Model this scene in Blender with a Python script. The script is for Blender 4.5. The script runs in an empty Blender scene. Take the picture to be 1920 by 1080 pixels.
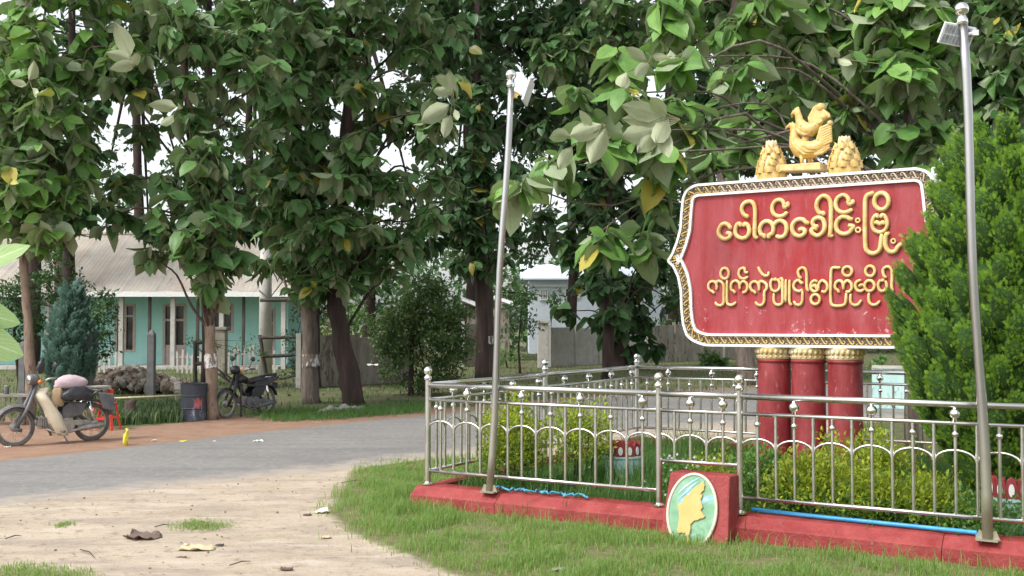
import bpy, math, random
import numpy as np
from mathutils import Vector, Matrix
random.seed(7); rng = np.random.default_rng(7)
S = bpy.context.scene
COL = S.collection
R = math.radians

# ------------------------------------------------------------ camera, light
FPX = 2000.0; CX, CY, HORY = 960.0, 540.0, 605.0
CAMZ = 1.8
PITCH = math.atan((HORY - CY) / FPX)
cam = bpy.data.cameras.new('camera'); camo = bpy.data.objects.new('camera', cam); COL.objects.link(camo)
cam.sensor_width = 36; cam.lens = 36 * FPX / 1920; cam.clip_start = 0.05; cam.clip_end = 2000
camo.location = (0, 0, CAMZ); camo.rotation_euler = (R(90) + PITCH, 0, 0)
S.camera = camo
W = bpy.data.worlds.new('World'); S.world = W; W.use_nodes = True
nt = W.node_tree; nt.nodes.clear()
sky = nt.nodes.new('ShaderNodeTexSky'); sky.sky_type = 'NISHITA'; sky.sun_disc = False
SUN_EL, SUN_AZ = 52, 236       # azimuth clockwise from +Y: behind the camera, slightly left
sky.sun_elevation = R(SUN_EL); sky.sun_rotation = R(SUN_AZ)
sky.air_density = 1.0; sky.dust_density = 3.0; sky.ozone_density = 1.0
hsv = nt.nodes.new('ShaderNodeHueSaturation'); hsv.inputs['Saturation'].default_value = 0.22
hsv.inputs['Value'].default_value = 1.25
bg = nt.nodes.new('ShaderNodeBackground'); bg.inputs['Strength'].default_value = 0.15
wo = nt.nodes.new('ShaderNodeOutputWorld')
nt.links.new(sky.outputs[0], hsv.inputs['Color']); nt.links.new(hsv.outputs[0], bg.inputs[0]); nt.links.new(bg.outputs[0], wo.inputs[0])
sl = bpy.data.lights.new('sun', 'SUN'); sl.energy = 1.5; sl.angle = R(11); sl.color = (1, .965, .91)
so = bpy.data.objects.new('sun', sl); COL.objects.link(so)
sd = Vector((math.sin(R(SUN_AZ)) * math.cos(R(SUN_EL)), math.cos(R(SUN_AZ)) * math.cos(R(SUN_EL)), math.sin(R(SUN_EL))))
so.rotation_euler = sd.to_track_quat('Z', 'Y').to_euler()
S.view_settings.view_transform = 'Standard'; S.view_settings.look = 'None'; S.view_settings.gamma = 1
S.view_settings.use_curve_mapping = False
S.view_settings.exposure = 0.72
S.cycles.max_bounces = 8; S.cycles.transparent_max_bounces = 8; S.cycles.diffuse_bounces = 4

# ------------------------------------------------------------ picking points in the place
def ray(px, py):
    x, y = (px - CX) / FPX, (CY - py) / FPX
    c, s = math.cos(PITCH), math.sin(PITCH)
    return Vector((x, c - y * s, s + y * c))
def G(px, py, z=0.0):
    d = ray(px, py); t = (z - CAMZ) / d.z
    return Vector((d.x * t, d.y * t, z))
def D(px, py, dep):
    d = ray(px, py); t = dep / d.y
    return Vector((d.x * t, dep, CAMZ + d.z * t))

# ------------------------------------------------------------ mesh building
class MB:
    def __init__(s): s.v = []; s.f = []; s.m = []
    def add(s, vs, fs, mi=0):
        o = len(s.v); s.v += [tuple(p) for p in vs]; s.f += [tuple(i + o for i in f) for f in fs]; s.m += [mi] * len(fs); return s
    def box(s, c, h, ax=None, mi=0, taper=1.0):
        c = Vector(c); X, Y, Z = ax if ax else (Vector((1, 0, 0)), Vector((0, 1, 0)), Vector((0, 0, 1)))
        vs = []
        for sz in (-1, 1):
            k = taper if sz > 0 else 1
            for sx, sy in ((-1, -1), (1, -1), (1, 1), (-1, 1)):
                vs.append(c + X * h[0] * sx * k + Y * h[1] * sy * k + Z * h[2] * sz)
        return s.add(vs, [(3, 2, 1, 0), (4, 5, 6, 7), (0, 1, 5, 4), (1, 2, 6, 5), (2, 3, 7, 6), (3, 0, 4, 7)], mi)
    def beam(s, a, b, w, t, up=(0, 0, 1), mi=0):
        a, b = Vector(a), Vector(b); X = (b - a); L = X.length; X.normalize()
        Y = Vector(up).cross(X)
        if Y.length < 1e-4: Y = Vector((1, 0, 0)).cross(X)
        Y.normalize(); Z = X.cross(Y)
        return s.box((a + b) / 2, (L / 2, w / 2, t / 2), (X, Y, Z), mi)
    def tube(s, pts, rad, n=8, caps=True, closed=False, flat=1.0, mi=0, nz=None):
        pts = [Vector(p) for p in pts]; k = len(pts)
        rr = rad if hasattr(rad, '__len__') else [rad] * k
        prev = None; rings = []
        for i, p in enumerate(pts):
            if closed: t = pts[(i + 1) % k] - pts[i - 1]
            else: t = pts[min(i + 1, k - 1)] - pts[max(i - 1, 0)]
            if t.length < 1e-9: t = Vector((0, 0, 1))
            t.normalize()
            if nz is not None: u = Vector(nz)
            elif prev is None:
                u = Vector((0, 0, 1)) if abs(t.z) < .9 else Vector((1, 0, 0))
            else: u = prev
            u = u - t * u.dot(t)
            if u.length < 1e-6: u = Vector((1, 0, 0)) - t * t.x
            u.normalize(); prev = u; w = t.cross(u)
            rings.append([p + (u * math.cos(a) * flat + w * math.sin(a)) * rr[i] for a in (2 * math.pi * j / n for j in range(n))])
        vs = [q for r_ in rings for q in r_]; fs = []
        for i in range(k if closed else k - 1):
            for j in range(n):
                a, b = i * n + j, i * n + (j + 1) % n; c, d = ((i + 1) % k) * n + (j + 1) % n, ((i + 1) % k) * n + j
                fs.append((a, b, c, d))
        if caps and not closed: fs.append(tuple(range(n - 1, -1, -1))); fs.append(tuple((k - 1) * n + j for j in range(n)))
        return s.add(vs, fs, mi)
    def lathe(s, prof, c=(0, 0, 0), n=16, ax=None, mi=0):
        c = Vector(c); X, Y, Z = ax if ax else (Vector((1, 0, 0)), Vector((0, 1, 0)), Vector((0, 0, 1)))
        vs = []; fs = []; k = len(prof)
        for r_, z in prof:
            for j in range(n):
                a = 2 * math.pi * j / n; vs.append(c + X * r_ * math.cos(a) + Y * r_ * math.sin(a) + Z * z)
        for i in range(k - 1):
            for j in range(n): fs.append((i * n + j, i * n + (j + 1) % n, (i + 1) * n + (j + 1) % n, (i + 1) * n + j))
        fs.append(tuple(range(n - 1, -1, -1))); fs.append(tuple((k - 1) * n + j for j in range(n)))
        return s.add(vs, fs, mi)
    def ball(s, c, r_, n=12, m=8, sc=(1, 1, 1), ax=None, mi=0):
        c = Vector(c); X, Y, Z = ax if ax else (Vector((1, 0, 0)), Vector((0, 1, 0)), Vector((0, 0, 1)))
        vs = [c - Z * r_ * sc[2]]; fs = []
        for i in range(1, m):
            th = math.pi * i / m
            for j in range(n):
                a = 2 * math.pi * j / n
                vs.append(c + X * r_ * sc[0] * math.sin(th) * math.cos(a) + Y * r_ * sc[1] * math.sin(th) * math.sin(a) - Z * r_ * sc[2] * math.cos(th))
        vs.append(c + Z * r_ * sc[2]); L = len(vs) - 1
        for j in range(n):
            fs.append((0, 1 + (j + 1) % n, 1 + j)); fs.append((L, 1 + (m - 2) * n + j, 1 + (m - 2) * n + (j + 1) % n))
        for i in range(m - 2):
            for j in range(n): fs.append((1 + i * n + j, 1 + i * n + (j + 1) % n, 1 + (i + 1) * n + (j + 1) % n, 1 + (i + 1) * n + j))
        return s.add(vs, fs, mi)
    def prism(s, poly, ext, mi=0):
        n = len(poly); poly = [Vector(p) for p in poly]; e = Vector(ext)
        return s.add(poly + [p + e for p in poly], [tuple(range(n - 1, -1, -1)), tuple(range(n, 2 * n))] + [(i, (i + 1) % n, n + (i + 1) % n, n + i) for i in range(n)], mi)
def tag(o, label=None, cat=None, group=None, kind=None):
    for k, v in (('label', label), ('category', cat), ('group', group), ('kind', kind)):
        if v: o[k] = v
    return o
def rootof(p):
    v = Vector((0, 0, 0))
    while p: v = v + p.location; p = p.parent
    return v
def thing(name, loc, label, cat, group=None):
    o = bpy.data.objects.new(name, None); COL.objects.link(o); o.location = loc; o.empty_display_size = .1
    return tag(o, label, cat, group)
def mk(name, mb, mats, parent=None, smooth=False, bevel=0, kind=None, label=None, local=False, base=None):
    """verts are in place coordinates; the object's origin sits at its parent's origin (or at base)"""
    o0 = Vector((0, 0, 0)) if local else (rootof(parent) if parent else Vector(base or (0, 0, 0)))
    me = bpy.data.meshes.new(name)
    me.from_pydata([(v[0] - o0.x, v[1] - o0.y, v[2] - o0.z) for v in mb.v], [], mb.f)
    for m in (mats if isinstance(mats, (list, tuple)) else [mats]): me.materials.append(m)
    if any(mb.m): me.polygons.foreach_set('material_index', mb.m)
    if smooth: me.polygons.foreach_set('use_smooth', [True] * len(me.polygons))
    me.update()
    o = bpy.data.objects.new(name, me); COL.objects.link(o)
    if parent: o.parent = parent
    elif base: o.location = base
    if smooth == 2:
        try: me.set_sharp_from_angle(angle=R(40))
        except Exception: pass
    if bevel:
        b = o.modifiers.new('bevel', 'BEVEL'); b.width = bevel; b.segments = 2; b.limit_method = 'ANGLE'; b.angle_limit = R(40)
    if kind: o['kind'] = kind
    if label: o['label'] = label
    return o
def inst(name, me, parent, mat4):
    o = bpy.data.objects.new(name, me); COL.objects.link(o); o.parent = parent; o.matrix_local = mat4; return o
def npmesh(name, verts, faces, mats, parent=None, uv=None, rnd=None, kind=None, smooth=True, mi=None, sub=None):
    """verts (N,3); faces (M,k) array; fast path"""
    verts = np.asarray(verts, np.float32)
    if parent is not None: verts = verts - np.array(rootof(parent), np.float32)
    me = bpy.data.meshes.new(name); N = len(verts); M, K = faces.shape
    me.vertices.add(N); me.vertices.foreach_set('co', verts.ravel())
    me.loops.add(M * K); me.loops.foreach_set('vertex_index', faces.astype(np.int32).ravel())
    me.polygons.add(M); me.polygons.foreach_set('loop_start', np.arange(0, M * K, K, dtype=np.int32)); 
    if smooth: me.polygons.foreach_set('use_smooth', np.ones(M, bool))
    for m in (mats if isinstance(mats, (list, tuple)) else [mats]): me.materials.append(m)
    if mi is not None: me.polygons.foreach_set('material_index', mi.astype(np.int32))
    me.update(calc_edges=True)
    if uv is not None:
        l = me.uv_layers.new(name='UVMap'); l.data.foreach_set('uv', np.asarray(uv, np.float32)[faces.ravel()].ravel())
    if rnd is not None:
        for k, a in (rnd.items() if isinstance(rnd, dict) else (('rnd', rnd),)):
            at = me.attributes.new(k, 'FLOAT', 'POINT'); at.data.foreach_set('value', np.asarray(a, np.float32))
    o = bpy.data.objects.new(name, me); COL.objects.link(o)
    if parent is not None: o.parent = parent
    if kind: o['kind'] = kind
    return o

# ------------------------------------------------------------ materials
class NT:
    def __init__(s, name):
        s.m = bpy.data.materials.new(name); s.m.use_nodes = True; s.t = s.m.node_tree; s.t.nodes.clear()
        s.out = s.n('ShaderNodeOutputMaterial')
    def n(s, ty, **kw):
        o = s.t.nodes.new(ty)
        for k, v in kw.items():
            if k in o.inputs: s.set(o.inputs[k], v)
            else: setattr(o, k, v)
        return o
    def set(s, inp, v):
        if hasattr(v, 'is_output') or isinstance(v, bpy.types.NodeSocket): s.t.links.new(v, inp)
        elif isinstance(v, (tuple, list)) and len(v) == 3 and inp.type == 'RGBA': inp.default_value = (*v, 1)
        else: inp.default_value = v
    def coord(s, scale=(1, 1, 1), kind='Object'):
        tc = s.n('ShaderNodeTexCoord'); mp = s.n('ShaderNodeMapping'); s.t.links.new(tc.outputs[kind], mp.inputs[0]); mp.inputs['Scale'].default_value = scale
        return mp.outputs[0]
    def noise(s, vec, scale, detail=4, rough=.6, dist=0):
        o = s.n('ShaderNodeTexNoise'); s.set(o.inputs['Vector'], vec); o.inputs['Scale'].default_value = scale; o.inputs['Detail'].default_value = detail
        o.inputs['Roughness'].default_value = rough; o.inputs['Distortion'].default_value = dist; return o.outputs['Fac']
    def ramp(s, fac, a, b, ca=0.0, cb=1.0):
        o = s.n('ShaderNodeMapRange'); s.set(o.inputs[0], fac); o.inputs[1].default_value = a; o.inputs[2].default_value = b
        s.set(o.inputs[3], ca); s.set(o.inputs[4], cb); o.clamp = True; return o.outputs[0]
    def mix(s, fac, a, b, mode='MIX'):
        o = s.n('ShaderNodeMix', data_type='RGBA', blend_type=mode); s.set(o.inputs[0], fac); s.set(o.inputs[6], a); s.set(o.inputs[7], b); return o.outputs[2]
    def math(s, op, a, b=0.0, c=None):
        o = s.n('ShaderNodeMath', operation=op); s.set(o.inputs[0], a); s.set(o.inputs[1], b)
        if c is not None: s.set(o.inputs[2], c)
        return o.outputs[0]
    def attr(s, name):
        return s.n('ShaderNodeAttribute', attribute_name=name).outputs['Fac']
    def bump(s, h, strength=.3, dist=.02):
        o = s.n('ShaderNodeBump'); s.set(o.inputs['Height'], h); o.inputs['Strength'].default_value = strength; o.inputs['Distance'].default_value = dist; return o.outputs[0]
    def bsdf(s, col, rough=.7, metal=0.0, normal=None, spec=.5, **kw):
        o = s.n('ShaderNodeBsdfPrincipled'); s.set(o.inputs['Base Color'], col); s.set(o.inputs['Roughness'], rough); s.set(o.inputs['Metallic'], metal)
        o.inputs['Specular IOR Level'].default_value = spec
        if normal is not None: s.set(o.inputs['Normal'], normal)
        for k, v in kw.items(): s.set(o.inputs[k], v)
        return o.outputs[0]
    def done(s, sh): s.t.links.new(sh, s.out.inputs[0]); return s.m
def worn(name, c1, c2, scale=6, rough=.7, bump=.25, c3=None, s3=20, t3=.62, stretch=(1, 1, 1), metal=0.0, bs=None, spec=.4, bd=.01):
    """two tones mixed by noise, an optional third one as worn patches, fine relief"""
    t = NT(name); v = t.coord(stretch); n1 = t.noise(v, scale, 5)
    col = t.mix(t.ramp(n1, .35, .65), c1, c2)
    if c3:
        n3 = t.noise(v, s3, 6, .7); col = t.mix(t.ramp(n3, t3, t3 + .05), col, c3)
    nb = t.noise(v, bs or scale * 8, 6, .7)
    return t.done(t.bsdf(col, t.ramp(n1, .3, .7, rough - .1, min(1, rough + .1)), metal, t.bump(nb, bump, bd), spec))

def leafmat(name, top1, top2, under, vein=(.16, .26, .10), odd=None, oddf=.04, trans=.18, rough=.45, nveins=9, veins=True):
    t = NT(name)
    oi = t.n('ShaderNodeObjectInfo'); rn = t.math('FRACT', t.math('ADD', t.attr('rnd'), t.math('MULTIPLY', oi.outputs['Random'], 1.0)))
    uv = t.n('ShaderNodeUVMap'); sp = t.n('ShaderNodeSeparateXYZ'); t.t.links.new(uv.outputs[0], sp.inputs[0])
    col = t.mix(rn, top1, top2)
    ng = t.noise(t.coord(kind='Object'), 9, 3); col = t.mix(t.ramp(ng, .3, .7, 0, .35), col, tuple(c * 1.5 for c in top2))
    geo = t.n('ShaderNodeNewGeometry')
    un = t.mix(t.ramp(ng, .3, .7, 0, .4), under, tuple(c * .7 for c in under))
    if veins:
        au = t.math('ABSOLUTE', t.math('SUBTRACT', sp.outputs[0], .5))
        mid = t.ramp(au, .012, .035, 1, 0)
        sv = t.math('FRACT', t.math('MULTIPLY', t.math('SUBTRACT', sp.outputs[1], t.math('MULTIPLY', au, .7)), float(nveins)))
        side = t.math('MULTIPLY', t.ramp(t.math('ABSOLUTE', t.math('SUBTRACT', sv, .5)), .03, .10, .55, 0), 1.0)
        vm = t.math('MAXIMUM', mid, side)
        col = t.mix(vm, col, vein); un = t.mix(t.math('MULTIPLY', vm, .6), un, tuple(c * .65 for c in under))
    if odd: 
        sel = t.ramp(t.math('FRACT', t.math('MULTIPLY', rn, 7.31)), 1 - oddf - .004, 1 - oddf, 0, 1); col = t.mix(sel, col, odd)
    col = t.mix(geo.outputs['Backfacing'], col, un)
    bs = t.bsdf(col, rough, 0, None, .35)
    tr = t.n('ShaderNodeBsdfTranslucent'); t.set(tr.inputs[0], t.mix(.7, col, tuple(min(1, c * 2.0) for c in top2)))
    mx = t.n('ShaderNodeMixShader'); mx.inputs[0].default_value = trans; t.t.links.new(bs, mx.inputs[1]); t.t.links.new(tr.outputs[0], mx.inputs[2])
    return t.done(mx.outputs[0])

M = {}
M['teak'] = leafmat('teak_leaf', (.032, .095, .030), (.105, .21, .055), (.27, .33, .19), vein=(.07, .16, .06), odd=(.32, .27, .04), oddf=.025)
M['teak_light'] = leafmat('teak_leaf_light', (.045, .135, .033), (.17, .32, .065), (.30, .36, .22), vein=(.13, .22, .08), odd=(.42, .36, .06), oddf=.03)
M['teak_pale'] = leafmat('teak_leaf_pale', (.05, .13, .04), (.12, .25, .07), (.40, .43, .27), vein=(.13, .22, .08), trans=.15)
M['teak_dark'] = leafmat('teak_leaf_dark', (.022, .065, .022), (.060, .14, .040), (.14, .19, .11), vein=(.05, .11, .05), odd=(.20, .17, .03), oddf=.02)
M['small_leaf'] = leafmat('small_leaf', (.02, .055, .02), (.05, .12, .03), (.09, .14, .06), veins=False, odd=(.16, .17, .04), oddf=.05)
M['shrub_leaf'] = leafmat('shrub_leaf', (.03, .075, .025), (.085, .15, .035), (.09, .14, .06), veins=False, odd=(.20, .20, .05), oddf=.08)
M['mid_leaf'] = leafmat('mid_leaf', (.05, .12, .03), (.13, .25, .06), (.14, .22, .08), veins=False)
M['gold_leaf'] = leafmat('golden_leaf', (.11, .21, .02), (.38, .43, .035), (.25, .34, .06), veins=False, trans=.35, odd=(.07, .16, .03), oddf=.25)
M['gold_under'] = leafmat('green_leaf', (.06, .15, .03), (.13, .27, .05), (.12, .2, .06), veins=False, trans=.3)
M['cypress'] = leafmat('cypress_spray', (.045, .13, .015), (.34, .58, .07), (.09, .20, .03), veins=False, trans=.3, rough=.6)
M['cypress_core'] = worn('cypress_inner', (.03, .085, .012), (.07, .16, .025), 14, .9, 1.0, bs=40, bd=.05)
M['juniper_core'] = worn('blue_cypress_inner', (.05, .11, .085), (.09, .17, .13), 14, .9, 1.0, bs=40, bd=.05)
M['juniper'] = leafmat('blue_cypress_spray', (.09, .19, .14), (.20, .32, .25), (.08, .14, .11), veins=False, trans=.15, rough=.6)
M['front_leaf'] = leafmat('foreground_leaf', (.26, .40, .17), (.32, .46, .20), (.36, .5, .22), vein=(.6, .74, .42), trans=.4, rough=.4, nveins=11)
M['grass'] = leafmat('grass_blade', (.11, .22, .04), (.25, .36, .09), (.15, .26, .06), veins=False, trans=.35, odd=(.50, .44, .22), oddf=.26, rough=.55)
M['weed'] = leafmat('weed_blade', (.05, .14, .025), (.11, .23, .05), (.08, .17, .04), veins=False, trans=.35, odd=(.40, .38, .14), oddf=.05)
M['bark'] = worn('teak_bark', (.11, .085, .07), (.22, .18, .15), 11, .9, .9, c3=(.32, .28, .24), s3=14, t3=.62, stretch=(1, 1, .2), bs=38, bd=.03)
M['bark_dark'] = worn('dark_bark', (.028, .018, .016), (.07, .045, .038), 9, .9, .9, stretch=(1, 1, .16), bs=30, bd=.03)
M['bark_mid'] = worn('brown_bark', (.065, .045, .038), (.13, .095, .08), 9, .9, .9, stretch=(1, 1, .18), bs=32, bd=.03)
M['bark_tan'] = worn('tan_bark', (.17, .115, .08), (.30, .23, .175), 10, .9, .8, c3=(.10, .07, .055), s3=11, t3=.58, stretch=(1, 1, .3), bs=26, bd=.03)
M['limewash'] = worn('limewash', (.62, .62, .62), (.78, .77, .75), 9, .9, .5, c3=(.20, .15, .12), s3=13, t3=.46, stretch=(1, 1, .3))
M['twig'] = worn('twig_bark', (.13, .13, .07), (.24, .22, .12), 10, .9, .3)
M['steel'] = worn('stainless_steel', (.58, .57, .55), (.66, .65, .63), 3, .3, .04, metal=1.0, bs=60)
M['chrome'] = worn('polished_steel', (.78, .78, .79), (.83, .83, .83), 3, .14, .0, metal=1.0)
def polemat():
    t = NT('pole_steel'); v = t.coord(); n = t.noise(v, 7, 5); g = t.n('ShaderNodeNewGeometry'); sp = t.n('ShaderNodeSeparateXYZ'); t.t.links.new(g.outputs['Position'], sp.inputs[0])
    low = t.math('MULTIPLY', t.ramp(sp.outputs[2], .35, 1.25, 1, 0), t.ramp(n, .25, .6, .45, .9))
    col = t.mix(low, t.mix(n, (.38, .38, .37), (.50, .49, .48)), (.36, .32, .22))
    return t.done(t.bsdf(col, t.ramp(low, 0, 1, .28, .6), t.ramp(low, 0, 1, 1, .55), None))
M['pole'] = polemat()
M['red_paint'] = worn('red_painted_concrete', (.20, .018, .022), (.30, .05, .055), 7, .5, .5, c3=(.34, .13, .13), s3=16, t3=.60, stretch=(1, 1, .4), bs=35)
M['red_kerb'] = worn('red_kerb_paint', (.22, .022, .022), (.32, .055, .052), 5, .6, .6, c3=(.21, .15, .12), s3=15, t3=.63, bs=30, bd=.02)
M['cream'] = worn('cream_rim_paint', (.55, .48, .36), (.68, .62, .52), 8, .5, .2)
M['white_paint'] = worn('white_paint', (.74, .74, .73), (.82, .82, .80), 9, .55, .2, c3=(.42, .40, .37), s3=30, t3=.70)
M['gold'] = worn('gold_paint', (.60, .41, .14), (.76, .58, .28), 9, .45, .35, c3=(.42, .17, .06), s3=30, t3=.61, bs=40)
M['gold_pale'] = worn('pale_gold_paint', (.56, .36, .10), (.70, .50, .20), 9, .36, .5, c3=(.40, .22, .06), s3=22, t3=.60, bs=30)
M['gold_light'] = worn('weathered_gold_paint', (.58, .42, .17), (.72, .62, .42), 5, .5, .35, bs=24)
M['band_dark'] = worn('dark_band_paint', (.06, .05, .045), (.15, .12, .09), 14, .7, .3)
M['scroll_gold'] = worn('scroll_gold', (.50, .32, .07), (.68, .50, .20), 9, .5, .2)
M['scroll_pink'] = worn('scroll_faded', (.55, .40, .28), (.66, .52, .38), 9, .6, .2)
def panelmat():
    t = NT('faded_red_panel'); v = t.coord(); vs = t.coord((1, 1, .22))
    n1 = t.noise(vs, 4.5, 6, .62); n2 = t.noise(v, 1.6, 3); n3 = t.noise(vs, 16, 6, .7)
    col = t.mix(t.ramp(n1, .36, .64), (.28, .014, .018), (.37, .07, .08))
    col = t.mix(t.ramp(n2, .50, .68), col, (.34, .012, .016))
    col = t.mix(t.ramp(n3, .58, .74, 0, .5), col, (.34, .16, .17))
    g = t.n('ShaderNodeNewGeometry'); sp = t.n('ShaderNodeSeparateXYZ'); t.t.links.new(g.outputs['Position'], sp.inputs[0])
    n4 = t.noise(v, 17, 7, .75); n5 = t.noise(v, 2.2, 3)
    low = t.math('MULTIPLY', t.ramp(sp.outputs[2], 1.6, 2.15, .19, 0), t.ramp(n5, .4, .6, 0, 1))
    chip = t.ramp(t.math('ADD', n4, low), .665, .72)
    col = t.mix(t.math('MULTIPLY', chip, .8), col, (.66, .42, .42))
    n6 = t.noise(v, 34, 6, .7); col = t.mix(t.ramp(n6, .68, .72), col, (.12, .02, .02))
    return t.done(t.bsdf(col, t.ramp(n1, .3, .7, .42, .62), 0, t.bump(t.math('ADD', n3, n4), .35, .01), .4))
M['panel'] = panelmat()
M['asphalt'] = None
M['concrete'] = worn('grey_concrete', (.20, .18, .145), (.33, .30, .25), 3, .9, .4, c3=(.12, .105, .08), s3=4, t3=.55, stretch=(1, 1, .4))
M['concrete_post'] = worn('dark_concrete_post', (.12, .12, .125), (.19, .19, .19), 5, .9, .4)
M['concrete_light'] = worn('pale_concrete', (.42, .40, .37), (.52, .50, .46), 4, .9, .3, c3=(.3, .28, .25), s3=6, t3=.6)
M['teal_wall'] = worn('teal_plaster', (.31, .61, .57), (.40, .70, .65), 1.2, .85, .2, c3=(.42, .60, .56), s3=3, t3=.6)
M['teal_planter'] = worn('teal_planter_paint', (.36, .58, .56), (.50, .68, .65), 5, .7, .3, c3=(.18, .24, .24), s3=12, t3=.60, stretch=(1, 1, .3))
M['wood'] = worn('weathered_wood', (.16, .14, .12), (.26, .23, .20), 5, .85, .4, stretch=(1, 1, .2))
M['wood_dark'] = worn('dark_wood', (.045, .04, .036), (.09, .075, .065), 5, .85, .4, stretch=(1, 1, .3))
M['frame_wood'] = worn('window_frame_wood', (.40, .33, .30), (.50, .43, .39), 5, .8, .2)
M['glass'] = worn('dark_glass', (.012, .014, .016), (.03, .032, .035), 2, .15, .0, spec=.6)
M['bluewhite'] = worn('blue_white_plaster', (.68, .75, .84), (.76, .82, .90), 1, .8, .15)
M['rubber'] = worn('dusty_rubber', (.10, .09, .08), (.20, .175, .15), 10, .85, .3)
M['black_plastic'] = worn('black_plastic', (.018, .018, .02), (.05, .05, .055), 4, .4, .15)
M['bike_grey'] = worn('dusty_grey_paint', (.10, .10, .11), (.17, .165, .17), 6, .5, .2)
M['engine'] = worn('engine_alloy', (.30, .28, .26), (.46, .43, .40), 12, .45, .4, metal=.6)
M['ivory'] = worn('ivory_plastic', (.72, .62, .44), (.80, .74, .60), 4, .4, .1)
M['pink_cloth'] = worn('pink_cloth', (.50, .36, .39), (.62, .49, .52), 5, .9, .5, c3=(.10, .08, .09), s3=7, t3=.68)
M['tan_cloth'] = worn('tan_cloth', (.34, .24, .14), (.42, .31, .19), 7, .9, .4)
M['red_plastic'] = worn('red_plastic', (.60, .035, .03), (.70, .07, .05), 4, .35, .05)
M['drum'] = worn('drum_paint', (.025, .03, .042), (.05, .055, .07), 3, .45, .4, c3=(.30, .32, .37), s3=3.2, t3=.60, stretch=(1, 1, .35))
M['stone'] = worn('field_stone', (.13, .10, .08), (.28, .225, .18), 5, .9, .6, bs=20)
M['stone_pale'] = worn('pale_stone', (.26, .24, .21), (.36, .34, .30), 5, .9, .5)
M['paper'] = worn('pale_litter', (.72, .68, .58), (.85, .82, .76), 6, .8, .3)
M['yellow_bag'] = worn('yellow_plastic', (.72, .62, .03), (.85, .76, .12), 8, .35, .3)
M['dry_leaf'] = worn('dry_brown_leaf', (.10, .070, .055), (.20, .145, .115), 8, .85, .5)
M['straw'] = worn('dry_straw', (.50, .40, .24), (.64, .53, .34), 8, .9, .4)
M['pipe'] = worn('blue_pipe', (.03, .24, .52), (.07, .36, .66), 5, .4, .1)
M['rope'] = worn('blue_rope', (.03, .25, .42), (.12, .42, .58), 30, .8, .5)
M['lamp_white'] = worn('lamp_housing', (.70, .71, .74), (.80, .81, .82), 4, .4, .05)
M['led'] = worn('led_lens', (.20, .23, .27), (.40, .44, .50), 30, .2, .1)
M['red_lens'] = worn('red_lens', (.60, .03, .02), (.7, .08, .03), 5, .2, .05)
M['petal'] = worn('white_flower', (.72, .70, .66), (.82, .80, .76), 5, .7, .1)
M['map_green'] = None
def oval():
    t = NT('painted_oval'); v = t.coord(); n = t.noise(v, 5, 4, .6, 1.2); n2 = t.noise(v, 9, 5)
    col = t.mix(t.ramp(n2, .35, .65), (.12, .28, .15), (.22, .40, .25)); col = t.mix(t.ramp(n, .56, .62), col, (.20, .40, .55)); col = t.mix(t.ramp(n, .66, .70), col, (.50, .64, .70))
    return t.done(t.bsdf(col, .35, 0, t.bump(n2, .2, .01)))
M['map_green'] = oval()
M['map_gold'] = worn('map_gold', (.50, .33, .10), (.58, .41, .15), 6, .6, .2)
def roofmat():
    t = NT('old_roof_sheet'); v = t.coord(); vs = t.coord((1, .12, .12)); n = t.noise(vs, 1.1, 5, .6); n2 = t.noise(v, 1.1, 5); n3 = t.noise(vs, 5, 5)
    col = t.mix(t.ramp(n2, .35, .65), (.29, .265, .235), (.39, .35, .295)); col = t.mix(t.ramp(n, .50, .62, 0, .35), col, (.33, .25, .18)); col = t.mix(t.ramp(n3, .62, .68, 0, .7), col, (.26, .15, .10))
    return t.done(t.bsdf(col, .7, 0, t.bump(n3, .2)))
M['roof'] = roofmat()
def asphalt():
    t = NT('dusty_asphalt'); v = t.coord(); n = t.noise(v, .5, 4); nf = t.noise(v, 34, 6, .85); nm = t.noise(v, 3.2, 6, .7); n9 = t.noise(v, 9, 6, .8); e = t.attr('edge')
    vl = t.coord((.25, 1.6, 1)); nl = t.noise(vl, 1.3, 4)
    col = t.mix(t.ramp(nf, .3, .7), (.132, .127, .12), (.24, .232, .22)); col = t.mix(t.ramp(n, .35, .65, 0, .45), col, (.26, .25, .24)); col = t.mix(t.ramp(nl, .50, .66, 0, .5), col, (.125, .123, .12)); col = t.mix(t.ramp(n9, .52, .66, 0, .6), col, (.31, .295, .27)); col = t.mix(t.ramp(n9, .34, .44, .5, 0), col, (.10, .098, .096))
    dust = t.ramp(t.math('ADD', e, t.math('MULTIPLY', t.math('SUBTRACT', nm, .5), 1.5)), .38, .95)
    col = t.mix(t.math('MULTIPLY', dust, .95), col, t.mix(t.attr('side'), (.36, .31, .255), (.25, .155, .10)))
    return t.done(t.bsdf(col, .9, 0, t.bump(nf, .35, .01), .3))
M['asphalt'] = asphalt()
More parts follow.
